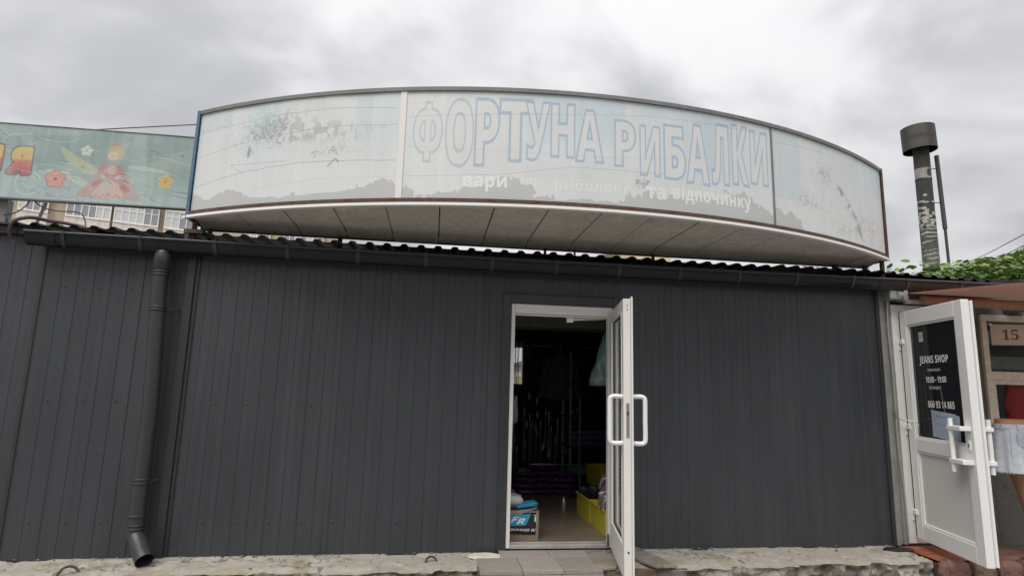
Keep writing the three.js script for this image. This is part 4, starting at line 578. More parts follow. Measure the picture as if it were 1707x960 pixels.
{
  // green plastic bag hung beside the door
  const g = loft(Array.from({ length: 13 }, (_, j) => { const t = j / 12; return [1.70 + 0.04 * t - 0.02, 2.16 - 0.56 * t, -0.62, 0.012 + 0.215 * t ** 0.8, 0.012 + 0.10 * t ** 0.8]; }), 36, true, 0.55);
  const o = thing('hanging_bag', 'translucent green plastic bag hanging inside the right door jamb', 'bag', [0, 0, 0]); mesh('sack', g, new THREE.MeshPhysicalMaterial({ color: rgb(0.30, 0.50, 0.42), roughness: 0.25, transmission: 0.3, thickness: 0 }), o); mesh('cord', tube([[1.68, 2.15, -0.62], [1.68, 2.519, -0.62]], 0.004, 1, 6), M.cable, o); mesh('contents', pillow(0.2, 0.2, 0.12, 3, 0.4).translate(1.72, 1.74, -0.62), std(0.01, 0.07, 0.04), o);
  // grey jacket
  const jk = thing('hanging_jacket', 'grey crumpled jacket hanging deep inside the shop', 'jacket', [1.62, 1.45, -2.55]); const jm = std(0.11, 0.105, 0.10, { map: T.cloth, roughness: 0.9 });
  mesh('body', loft(Array.from({ length: 9 }, (_, j) => { const t = j / 8; return [0, 0.52 - 0.55 * t, 0, 0.10 + 0.10 * Math.min(1, t * 3), 0.05 + 0.04 * t]; }), 30, true, 0.5), jm, jk);
  for (const s of [-1, 1]) mesh('sleeve', loft(Array.from({ length: 7 }, (_, j) => { const t = j / 6; return [s * (0.16 + 0.10 * t), 0.48 - 0.5 * t, 0.02, 0.055, 0.05]; }), 18, true, 0.5), jm, jk);
  mesh('hanger', tube([[0, 0.52, 0], [0, 0.62, 0], [0.03, 0.66, 0], [0.0, 0.69, 0]], 0.005, 16, 6), M.steel, jk);
  const cb = mesh('crumpled_pack', pillow(0.12, 0.26, 0.1, 13, 0.5), std(0.25, 0.25, 0.28, { map: T.cloth, roughness: 0.3 })); cb.position.set(0.72, 1.36, -0.5); tag(cb, 'crumpled grey pack at the left door jamb halfway up', 'pack');
  const wp = mesh('white_pack', pillow(0.12, 0.07, 0.05, 23, 0.4), std(0.5, 0.5, 0.5, { roughness: 0.4 })); wp.position.set(2.03, 1.66, -2.2); tag(wp, 'small white pack lying high on the dark rack', 'pack');
}
{
  // dark garments on a rail across the back
  const gr = rng(71), gmat = [0, 1, 2].map((k) => std(0.03 + 0.025 * k, 0.032 + 0.022 * k, 0.03 + 0.02 * k, { map: T.cloth, roughness: 0.9 }));
  const rail = tag(mesh('garment_rail', tube([[0.75, 2.12, -2.95], [2.6, 2.12, -2.95]], 0.012, 1, 10), M.steel), 'steel rail carrying dark garments across the back of the shop', 'rail');
  const gsh = [3, 9, 15].map((q) => loft(Array.from({ length: 10 }, (_, j) => { const t = j / 9; return [0.01 * Math.sin(t * 7 + q), -0.08 - 0.72 * t, 0, 0.045 + 0.02 * t, 0.10 + 0.16 * Math.min(1, t * 4)]; }), 24, true, 0.6));
  for (let i = 0; i < 14; i++) { const o = mesh('dark_garment', gsh[i % 3], gmat[(gr() * 3) | 0]); o.position.set(1.30 + 0.085 * i + 0.03 * gr(), 2.12, -2.95); o.rotation.y = 0.5 * (gr() - 0.5); o.scale.y = 0.8 + 0.4 * gr(); tag(o, 'dark garment hanging from the steel rail at the back', 'garment', 'dark garments on the back rail'); }
  // fishing rods standing in a rack
  const r = rng(61), rod = thing('fishing_rod', 'slender dark fishing rod standing upright in the dim shop', 'fishing rod', [1.1, F0, -2.7], 'fishing rods standing inside');
  mesh('blank', tube([[0, 0.42, 0], [0, 1.85, 0]], 0.0045, 1, 6), std(0.05, 0.05, 0.055, { roughness: 0.2 }), rod); mesh('grip', loft([[0, 0, 0, 0.013, 0.013], [0, 0.2, 0, 0.011, 0.011], [0, 0.43, 0, 0.012, 0.012]], 10), std(0.2, 0.19, 0.18, { roughness: 0.5 }), rod);
  mesh('reel_seat', [new THREE.CylinderGeometry(0.011, 0.011, 0.09, 10).translate(0, 0.475, 0)], M.steel, rod);
  for (let k = 0; k < 4; k++) mesh('guide', new THREE.TorusGeometry(0.012 - 0.002 * k, 0.0018, 5, 12).translate(0, 0.85 + 0.3 * k, 0.012), M.steel, rod);
  for (let i = 1; i < 30; i++) { const o = rod.clone(); o.name = numbered('fishing_rod'); o.position.set(0.98 + 0.034 * i + 0.04 * (r() - 0.5), F0 + 0.55 * r(), -2.62 - 0.5 * r()); o.rotation.set(0.05 * (r() - 0.5), r() * 6, 0.07 * (r() - 0.5)); scene.add(o); }
  // blister packs on hooks
  const pk = thing('tackle_pack', 'small tackle pack hanging on a hook at the back of the shop', 'tackle pack', [1.2, 1.1, -2.55], 'tackle packs hanging inside'); mesh('card', box(-0.014, -0.05, 0, 0.014, 0.04, 0.003), std(0.3, 0.3, 0.27), pk); mesh('blister', new RoundedBoxGeometry(0.02, 0.05, 0.02, 2, 0.008).translate(0, -0.02, 0.0135), new THREE.MeshPhysicalMaterial({ color: rgb(0.5, 0.48, 0.4), roughness: 0.1 }), pk);
  for (let i = 1; i < 10; i++) { const o = pk.clone(); o.name = numbered('tackle_pack'); o.position.set(1.18 + 0.6 * r(), 0.72 + 0.75 * r(), -2.5 - 0.08 * r()); o.rotation.set(0, 0.6 * (r() - 0.5), 0.1 * (r() - 0.5)); scene.add(o); }
  const hr = thing('clothes_rail', 'slim metal rail standing before the stacked purple bags', 'rail', [1.78, F0, -2.12]); mesh('post', box(-0.009, 0, -0.009, 0.009, 1.15, 0.009), M.steel, hr); mesh('foot', box(-0.12, 0, -0.05, 0.12, 0.014, 0.05, 0.004), M.black, hr); mesh('arm', box(-0.6, 0.36, -0.006, -0.0095, 0.37, 0.006), M.steel, hr);
}

// ------------------------------------------------------------------ the jeans shop at the right
const jeans = thing('jeans_shop', 'grey neighbour shop with open white door, cream window and awning', 'shop', [4.1, 0, 0]);
const onJ = (m) => { m.position.x -= 4.1; return m; };
{
  const wall = std(0.16, 0.16, 0.15, { map: T.concrete, bumpMap: T.concreteBump, bumpScale: 0.006, roughness: 0.85 });
  onJ(mesh('wall', [box(5.05, 0.25, -0.2, 5.15, 2.62, -0.012), box(5.15, 0.25, -0.2, 9, 1.20, -0.01), box(5.15, 2.38, -0.2, 9, 2.62, -0.012), box(6.25, 1.2, -0.2, 9, 2.38, -0.012), box(4.09, 2.46, -0.2, 5.05, 2.62, -0.012)], wall, jeans));
  onJ(mesh('inner_wall', [box(4.09, 0.2, -2.5, 9, 2.7, -2.4), box(4.09, 0.2, -2.4, 4.15, 2.7, -0.2), box(4.09, 2.63, -2.4, 9, 2.68, -0.2), box(4.09, 0.1, -2.4, 9, 0.3, -0.2)], M.interior, jeans));
  onJ(mesh('roof', [box(5.0, 2.685, -4.6, 9.2, 2.72, 0.02)], M.roof, jeans));
  onJ(mesh('corner_board', [box(4.095, 0.29, -0.02, 4.135, 2.56, 0.012, 0.006), box(4.137, 0.3, -0.03, 4.165, 2.55, 0.002, 0.004), box(4.167, 0.3, -0.02, 4.205, 2.46, 0.016, 0.006)], std(0.30, 0.30, 0.28, { map: T.dirt, roughness: 0.8 }), jeans));
  // frame of the door
  const fm = onJ(mesh('door_frame', [box(4.212, 0.31, -0.07, 4.290, 2.425, 0.012, 0.005), box(4.2905, 2.36, -0.07, 5.0, 2.425, 0.012, 0.005), box(4.98, 0.31, -0.07, 5.05, 2.3595, 0.012, 0.005)], M.whiteOld, jeans));
  onJ(mesh('threshold', box(4.2905, 0.31, -0.07, 4.98, 0.345, 0.006, 0.004), M.whiteOld, jeans));
  // the leaf
  const W = 0.87, H = 1.985, D = 0.06, f = 0.098, y0 = 0.86, y1 = H - 0.13;
  const door = onJ(mesh('door', [box(0, 0, -D, f, H, 0, 0.006), box(W - f, 0, -D, W, H, 0, 0.006), box(f + 5e-4, y1, -D, W - f - 5e-4, H, 0, 0.006), box(f + 5e-4, y0 - 0.11, -D, W - f - 5e-4, y0, 0, 0.006), box(f + 5e-4, 0, -D, W - f - 5e-4, 0.13, 0, 0.006), box(W - 0.03, 0.012, -D - 0.018, W + 0.016, H - 0.012, -D - 5e-4, 0.004)], M.white, jeans));
  door.position.set(4.272 - 4.1, 0.362, 0.035); door.rotation.y = -(Math.PI / 2 + 0.235);
  const bead = (a, b) => { const t = 0.016; return [box(f + 4e-4, a + 4e-4, -0.03, f + t, b - 4e-4, -0.006, 0.004), box(W - f - t, a + 4e-4, -0.03, W - f - 4e-4, b - 4e-4, -0.006, 0.004), box(f + t + 4e-4, a + 4e-4, -0.03, W - f - t - 4e-4, a + t, -0.006, 0.004), box(f + t + 4e-4, b - t, -0.03, W - f - t - 4e-4, b - 4e-4, -0.006, 0.004)]; };
  mesh('glazing_bead', [...bead(y0, y1), ...bead(0.13, y0 - 0.11)], M.white, door);
  mesh('lower_panel', box(f + 1e-3, 0.131, -0.034, W - f - 1e-3, y0 - 0.111, -0.022), M.greyPlastic, door);
  const gw = W - 2 * f, gh = y1 - y0;
  const tex = canvas(640, 1024, (c, w, h) => {
    c.fillStyle = css(0.012, 0.013, 0.016); c.fillRect(0, 0, w, h);
    const txt = (s, x, y, px, sx, col = '#f0f0f0', font = 'bold') => { c.save(); c.translate(x, y); c.scale(sx, 1); c.font = `${font} ${px}px sans-serif`; c.fillStyle = col; c.fillText(s, 0, 0); c.restore(); };
    const fit = (t, x, y, px, W, col) => { c.font = `bold ${px}px sans-serif`; txt(t, x, y, px, W / c.measureText(t).width, col); };
    fit('JEANS SHOP', 108, 352, 92, 390); fit('ГРАФІК РОБОТИ', 205, 428, 34, 175, '#cfcfcf'); fit('10:00 - 19:00', 168, 528, 76, 280); fit('БЕЗ ВИХІДНИХ', 205, 586, 34, 165, '#cfcfcf'); fit('066 93 14 865', 170, 752, 84, 355); txt('☎', 128, 742, 44, 0.7);
    c.fillStyle = 'rgba(120,120,120,0.8)'; c.beginPath(); c.moveTo(352, 592); c.lineTo(372, 592); c.lineTo(402, 790); c.lineTo(372, 800); c.lineTo(384, 770); c.fill();
    c.fillStyle = '#b8b9bb'; c.fillRect(118, 60, 62, 92); c.fillStyle = '#8d8f92'; c.fillRect(124, 96, 50, 8); c.fillRect(124, 112, 44, 6);
  });
  mesh('glass', (() => { const g = box(f + 1e-3, y0 + 1e-3, -0.036, W - f - 1e-3, y1 - 1e-3, -0.026); return g; })(), M.darkFilm, door);
  mesh('lettering', new THREE.PlaneGeometry(gw - 0.034, gh - 0.034).translate(W / 2, (y0 + y1) / 2, -0.0245), new THREE.MeshPhysicalMaterial({ map: tex, roughness: 0.08 }), door, true);
  const sheet = canvas(256, 256, (c) => { const r = rng(8); c.fillStyle = css(0.36, 0.42, 0.52); c.fillRect(0, 0, 256, 256); c.fillStyle = css(0.12, 0.14, 0.17, 0.85); for (const [y, a, b, t] of [[40, 50, 220, 22], [118, 44, 236, 14]]) for (let x = a; x < b; x += 10 + 8 * r()) c.fillRect(x, y + 3 * r(), 4 + 7 * r(), t * (0.6 + 0.4 * r())); });
  const ph = mesh('paper_sheet', grid(8, 8, (u, v) => [lerp(0.33, 0.685, u), lerp(y0 + 0.035, y0 + 0.255, v) - 0.03 * u, -0.019 + 0.006 * Math.sin(u * 5) * v]), new THREE.MeshStandardMaterial({ map: sheet, roughness: 0.8 }), door, true);
  for (const s of [1, -1]) {
    const z0 = s > 0 ? 0 : -D - 0.018, zz = z0 + s * 0.062, hx = s > 0 ? W - 0.165 : W - 0.05;
    mesh('handle', [tube([[hx, 0.66, zz], [hx, 1.06, zz]], 0.0175, 1, 16), new THREE.CylinderGeometry(0.0175, 0.0175, 0.003, 16).translate(hx, 1.0615, zz), new THREE.CylinderGeometry(0.0175, 0.0175, 0.003, 16).translate(hx, 0.6585, zz), ...[0.74, 0.99].map((y) => box(Math.min(hx - 0.024, W - 0.06), y - 0.017, Math.min(z0, zz - 0.02), s > 0 ? W - 0.022 : hx + 0.03, y + 0.017, Math.max(z0, zz + 0.02), 0.005))], M.white, door);
  }
  mesh('lock', [new RoundedBoxGeometry(0.03, 0.075, 0.01, 3, 0.012).translate(W - 0.055, 0.865, 0.004)], M.white, door); mesh('keyhole', [new THREE.CylinderGeometry(0.006, 0.006, 0.004, 12).rotateX(Math.PI / 2).translate(W - 0.055, 0.872, 0.0095), box(W - 0.058, 0.85, 0.0075, W - 0.052, 0.87, 0.0115)], M.black, door);
  for (const y of [0.20, 0.93, 1.69]) mesh('hinge', [box(-0.045, y, -0.004, 0.052, y + 0.042, 0.018, 0.006), box(-0.05, y - 0.055, -0.006, -0.012, y - 0.001, 0.016, 0.005)], M.white, door);
  // window
  const win = onJ(mesh('window', [box(5.155, 1.205, -0.06, 5.215, 2.375, 0.012, 0.004), box(5.2155, 2.315, -0.06, 6.2, 2.375, 0.012, 0.004), box(5.2155, 1.755, -0.06, 6.2, 1.835, 0.012, 0.004), box(5.2155, 1.205, -0.06, 6.2, 1.26, 0.012, 0.004), box(6.2005, 1.205, -0.06, 6.25, 2.375, 0.012, 0.004)], M.cream, jeans));
  mesh('sash', [box(5.2155, 1.2605, -0.05, 5.255, 1.754, 0.004, 0.003), box(5.2555, 1.715, -0.05, 6.2, 1.754, 0.004, 0.003)], M.cream, win);
  mesh('pane', box(5.2155, 1.835, -0.03, 6.2, 2.315, -0.024), M.glass, win); mesh('pane', box(5.2555, 1.26, -0.03, 6.2, 1.715, -0.024), M.glass, win);
  const num = canvas(256, 160, (c) => { c.fillStyle = css(0.58, 0.52, 0.43); c.fillRect(0, 0, 256, 160); c.fillStyle = css(0.15, 0.055, 0.02); c.font = 'bold 110px serif'; c.save(); c.translate(70, 118); c.scale(1.05, 1); c.fillText('15', 0, 0); c.restore(); });
  mesh('number_sheet', grid(8, 3, (u, v) => [lerp(5.28, 5.68, u), lerp(2.085, 2.285, v) + 0.012 * u, -0.019 + 0.004 * Math.sin(u * 4)]), new THREE.MeshStandardMaterial({ map: num, roughness: 0.8 }), win, true);
  mesh('catch', [new THREE.SphereGeometry(0.014, 12, 8).scale(1.3, 0.8, 1).translate(5.245, 2.28, 0.016)], M.white, win);
  // vent box on the lintel
  onJ(mesh('lintel_box', [box(5.42, 2.41, -0.01, 5.62, 2.50, 0.06, 0.01)], wall, jeans));
}
{
  // awning
  const aw = thing('awning', 'terracotta fabric awning above the jeans shop door', 'awning', [4.2, 2.4, 0.12]); const at = (m) => { m.position.set(-4.2, -2.4, -0.12); return m; };
  const fab = new THREE.MeshPhysicalMaterial({ color: rgb(0.85, 0.43, 0.29), map: T.cloth, roughness: 0.95, transmission: 0.45, thickness: 0 });
  at(mesh('fabric', [grid(40, 24, (u, v) => { const z = lerp(0.13, 1.30, v), x = lerp(4.275, 8.5, u); return [x, 2.515 - 0.077 * (z - 0.15) - 0.012 * Math.sin(v * 3.1) * Math.sin(u * 9), z]; }), grid(40, 24, (u, v) => { const z = lerp(0.13, 1.30, v), x = lerp(4.275, 8.5, u); return [x, 2.5165 - 0.077 * (z - 0.15) - 0.012 * Math.sin(v * 3.1) * Math.sin(u * 9), z]; }, true)], fab, aw));
  at(mesh('roller', [new THREE.CylinderGeometry(0.042, 0.042, 4.05, 24).rotateZ(Math.PI / 2).translate(6.46, 2.458, 0.13)], std(0.55, 0.31, 0.21, { map: T.cloth, roughness: 0.95 }), aw));
  at(mesh('support_bar', [box(4.28, 2.425, 0.085, 8.5, 2.462, 0.125, 0.004)], M.alu, aw));
  at(mesh('wall_bracket', [box(4.11, 2.455, 0.0, 4.20, 2.55, 0.14, 0.012), new THREE.CylinderGeometry(0.046, 0.046, 0.06, 18).rotateZ(Math.PI / 2).translate(4.21, 2.50, 0.11)], M.cast, aw));
  at(mesh('end_plate', [box(4.235, 2.445, 0.06, 4.275, 2.54, 0.16, 0.005), box(4.215, 2.535, 0.09, 4.235, 2.565, 0.13, 0.003), ...[[2.47, 0.09], [2.47, 0.13], [2.51, 0.09], [2.51, 0.13]].map(([y, z]) => new THREE.CylinderGeometry(0.006, 0.006, 0.01, 8).rotateX(Math.PI / 2).translate(4.255, y, z + 0.032))], M.cast, aw));
  at(mesh('front_bar', [box(4.27, 2.395, 1.30, 8.5, 2.44, 1.34, 0.006)], M.alu, aw));
}
// cable, rod and stay on the corner
tag(mesh('hanging_cable', tube([[4.15, 2.44, 0.05], [4.14, 2.2, 0.045], [4.16, 1.7, 0.04], [4.15, 1.2, 0.045], [4.18, 0.7, 0.04], [4.185, 0.34, 0.04]], 0.006, 40, 6), std(0.35, 0.35, 0.34)), 'grey cable running down the corner between the shops', 'cable');
tag(mesh('door_stay', tube([[4.14, 1.50, 0.05], [4.14, 1.42, 0.055], [4.16, 1.385, 0.06], [4.26, 1.36, 0.13], [4.262, 1.34, 0.16], [4.26, 1.26, 0.165]], 0.006, 40, 8), M.steel), 'bent steel wire hook holding the jeans shop door open', 'door stay');
// stock inside the jeans shop
for (const [n, x, y, z, w, h, col, label] of [['red_top', 5.73, 1.22, -0.13, 0.50, 0.56, [0.55, 0.04, 0.045], 'red top hanging behind the lower window pane'], ['hanging_cloth', 5.36, 1.95, -0.2, 0.14, 0.30, [0.40, 0.25, 0.05], 'yellow cloth behind the upper window pane'], ['hanging_cloth', 5.34, 1.84, -0.16, 0.2, 0.12, [0.12, 0.10, 0.3], 'blue violet cloth behind the upper window pane'], ['hanging_cloth', 4.42, 0.5, -0.4, 0.1, 1.35, [0.28, 0.015, 0.16], 'magenta cloth glimpsed through the gap by the door hinges']]) {
  const o = mesh(n, loft(Array.from({ length: 9 }, (_, j) => { const t = j / 8; return [0, h * t, 0, w / 2 * (0.85 + 0.15 * Math.sin(t * 3)), 0.05]; }), 28, true, 0.5), std(...col, { map: T.cloth, roughness: 0.9 })); o.position.set(x, y, z); tag(o, label, 'clothing');
}
{
  // hip mannequin in denim shorts, hung in front of the window
  const m = thing('mannequin', 'tan hip mannequin wearing frayed pale denim shorts below the cream window', 'mannequin', [4.915, 0.55, 0.42]);
  const skin = std(0.42, 0.22, 0.13, { roughness: 0.45 }), denim = std(0.74, 0.79, 0.86, { map: T.cloth, roughness: 0.95 });
  mesh('torso', [loft([[-0.0, 0.60, 0, 0.165, 0.11], [0.0, 0.78, 0, 0.145, 0.10], [0.0, 0.83, 0, 0.135, 0.095], [0.0, 0.865, 0, 0.135, 0.095]], 28), loft([[0.12, -0.15, 0.0, 0.046, 0.05], [0.115, -0.02, -0.01, 0.054, 0.06], [0.105, 0.08, -0.005, 0.052, 0.056], [0.09, 0.16, 0.01, 0.060, 0.064], [0.065, 0.30, 0.01, 0.078, 0.08], [0.045, 0.44, 0, 0.092, 0.092], [-0.0, 0.60, 0, 0.13, 0.10]], 28)], skin, m);
  const hem = (cx, top) => { const n = 90, r = rng(cx * 100 + 900 | 0); return grid(n, 14, (u, v) => { const a = u * 2 * Math.PI, t = v, rx = lerp(0.142, 0.185, t ** 0.7), rz = lerp(0.104, 0.155, t ** 0.8), fold = 1 + 0.07 * t * Math.sin(a * 6 + 1) + 0.03 * t * Math.sin(a * 13) + 0.10 * (fbm(Math.cos(a) * 2 + 4, Math.sin(a) * 2, t * 3, 3) - 0.5), fr = v === 1 ? 0.008 * (r() - 0.3) : 0; return [Math.cos(a) * rx * fold - 0.012 * t, 0.822 - 0.385 * t - fr - 0.05 * t * Math.max(0, -Math.cos(a)) * Math.max(0, -Math.sin(a)) * 1.2, Math.sin(a) * rz * fold]; }, true); };
  const sh = mesh('shorts', [hem(0, 0), hem(0, 0).scale(0.985, 1, 0.985)], denim, m);
  mesh('fly_seam', tube([[0.0, 0.79, 0.117], [0.004, 0.70, 0.129], [0.002, 0.62, 0.139]], 0.003, 10, 5), std(0.5, 0.55, 0.62), sh); mesh('side_seam', tube([[-0.11, 0.785, 0.078], [-0.128, 0.65, 0.094], [-0.145, 0.46, 0.108]], 0.0028, 10, 5), std(0.55, 0.6, 0.67), sh);
  mesh('waistband', [loft([[0, 0.785, 0, 0.152, 0.113], [0, 0.79, 0, 0.156, 0.117], [0, 0.822, 0, 0.148, 0.109], [0, 0.826, 0, 0.143, 0.104]], 30, false)], denim, sh);
  mesh('pocket', [grid(8, 6, (u, v) => { const a = 1.35 + 0.75 * u; return [Math.cos(a) * 0.178, lerp(0.66, 0.765, v) - 0.02 * Math.sin(u * 3.1) * (1 - v), Math.sin(a) * 0.137]; }, true)], std(0.60, 0.66, 0.75, { map: T.cloth, roughness: 0.95 }), sh);
  for (let k = 0; k < 4; k++) { const a = 0.5 + k * 0.75; mesh('belt_loop', box(-0.006, 0.775, -0.003, 0.006, 0.832, 0.003, 0.002).rotateY(Math.PI / 2 - a).translate(Math.cos(a) * 0.158, 0, Math.sin(a) * 0.119), denim, sh); }
  const r = rng(4), fr = []; for (let k = 0; k < 260; k++) { const a = r() * 6.283, y = 0.437 - 0.05 * Math.max(0, -Math.cos(a)) * Math.max(0, -Math.sin(a)) * 1.2; fr.push(bar([Math.cos(a) * 0.182 - 0.012, y + 0.012, Math.sin(a) * 0.152], [Math.cos(a) * (0.182 + 0.012 * (r() - 0.5)) - 0.012, y - 0.004 - 0.012 * r(), Math.sin(a) * (0.152 + 0.02 * (r() - 0.5))], 0.003, 0.003)); }
  tag(mesh('fringe', fr, std(0.62, 0.66, 0.7, { roughness: 1 }), sh), null, null, null, 'stuff');
}
{
  // stamped stone step at the right
  const s = tag(mesh('stone_step', [box(4.06, 0, -0.02, 9, 0.262, 0.43), box(4.06, 0, 0.43, 9, 0.12, 0.5)], M.mortar), 'red brown step of stamped stones before the jeans shop', 'step');
  const r = rng(88);
  const blob = (cx, cy, cz, w, h, d, i) => { const g = pillow(w, h, d, i * 3.7, 0.22); const o = mesh('stone', g, i % 3 === 1 ? M.stoneBrown : M.stoneRed, s); o.position.set(cx, cy, cz); o.rotation.z = 0.2 * (r() - 0.5); };
  let x = 4.08, i = 0; while (x < 6.6) { const w = 0.17 + 0.14 * r(); blob(x + w / 2, 0.20 + 0.02 * r(), 0.425, w - 0.02, 0.17, 0.13, i++); x += w; }
  x = 4.12; while (x < 6.6) { const w = 0.2 + 0.14 * r(); blob(x + w / 2, 0.04, 0.455, w - 0.02, 0.15, 0.12, i++); x += w; }
  x = 4.42; while (x < 6.6) { const w = 0.22 + 0.1 * r(); for (const z of [0.28, 0.10]) blob(x + w / 2 + (z > 0.2 ? 0.06 : 0), 0.258, z, w - 0.015, 0.06, 0.17, i++); x += w; }
  const strip = mesh('painted_strip', box(4.10, 0.28, 0.02, 4.42, 0.292, 0.42, 0.006), std(0.42, 0.13, 0.07, { map: T.concrete, roughness: 0.7 }), s);
}

// ------------------------------------------------------------------ chimney, pole, vine, wires
{
  const tex = canvas(512, 1024, (c, w, h) => {
    const im = c.createImageData(w, h);
    for (let j = 0; j < h; j++) for (let i = 0; i < w; i++) {
      const u = i / w, v = j / h, o = (j * w + i) * 4, n = fbm(u * 6, v * 26, 2, 5, 6), b = fbm(u * 30, v * 40, 5, 3, 30);
      let p = 0;
      if (v > 0.27 && v < 0.47) { const gx = u * 14, gy = v * 78; for (let a = -1; a <= 1; a++) for (let e = -1; e <= 1; e++) { const cx = Math.floor(gx) + a, cy = Math.floor(gy) + e, wx = ((cx % 14) + 14) % 14, q = hash(wx, cy, 3); if (q > 0.42 + 0.5 * step(0.36, 0.28, v)) { const ex = (gx - cx - 0.2 - 0.6 * hash(wx, cy, 5)) / (0.5 + 0.45 * hash(wx, cy, 7)), ey = (gy - cy - 0.2 - 0.6 * hash(wx, cy, 9)) / (0.34 + 0.3 * hash(wx, cy, 11)); p = Math.max(p, step(1.1, 0.85, Math.hypot(ex, ey) + 0.35 * (b - 0.5))); } } }
      if (v > 0.13 && v < 0.19) p = 0.7 * step(0.36, 0.52, n);
      const band = step(0.42, 0.47, v); p = lerp(p, step(0.5, 0.72, 0.5 + 0.5 * Math.sin(v * 290 + 6 * fbm(u * 7, v * 24, 7, 3, 7))) * step(0.40, 0.56, fbm(u * 5, v * 44, 14, 3, 5) + 0.25 * (b - 0.5)), band);
      const low = step(0.40, 0.62, v), d = lerp(0.038, 0.10, low) * (0.6 + 0.9 * b), l = lerp(0.40, 0.28, low) * (0.75 + 0.5 * b);
      im.data[o] = S2(lerp(d, l, p)); im.data[o + 1] = S2(lerp(d * 0.97, l * 0.97, p)); im.data[o + 2] = S2(lerp(d * 0.93, l * 0.9, p)); im.data[o + 3] = 255;
    }
    c.putImageData(im, 0, 0);
  });
  const x = 8.07, z = -3.5, ch = thing('chimney', 'peeling black metal chimney pipe with wide round cap behind the roof', 'chimney', [x, 2.4, z]);
  mesh('pipe', [new THREE.CylinderGeometry(0.118, 0.121, 3.3, 40, 30, true).translate(0, 1.75, 0)], new THREE.MeshStandardMaterial({ map: tex, roughness: 0.75 }), ch, true);
  for (const y of [2.78, 2.35, 1.2, 1.12, 1.05]) mesh('band', new THREE.TorusGeometry(0.121, 0.004, 6, 40).rotateX(Math.PI / 2).translate(0, y, 0), M.black, ch);
  const cap = mesh('cap', [new THREE.CylinderGeometry(0.25, 0.25, 0.40, 44, 1, true), new THREE.CylinderGeometry(0.243, 0.243, 0.40, 44, 1, true).scale(-1, 1, 1), new THREE.CylinderGeometry(0.25, 0.25, 0.01, 44).translate(0, 0.205, 0), new THREE.CylinderGeometry(0.122, 0.122, 0.2, 24).translate(0, 0.08, 0)], std(0.105, 0.10, 0.093, { map: T.rusty, roughness: 0.75 }), ch); cap.position.set(-0.02, 3.50, 0); cap.rotation.z = 0.04;
  const pl = thing('thin_pole', 'thin dark pole standing beside the chimney pipe', 'pole', [8.41, 2.4, -3.5]); mesh('upper_tube', tube([[-0.02, 1.95, 0], [-0.05, 3.24, 0]], 0.035, 1, 12), std(0.09, 0.075, 0.08, { map: T.dirt }), pl); mesh('lower_tube', tube([[0, 0.1, 0], [-0.02, 1.95, 0]], 0.022, 1, 10), std(0.08, 0.065, 0.07, { map: T.dirt }), pl); mesh('stay', [bar([-0.05, 3.0, 0], [-0.25, 3.0, 0], 0.01, 0.01), bar([-0.03, 2.4, 0], [-0.25, 2.4, 0], 0.01, 0.01)], M.black, pl);
}
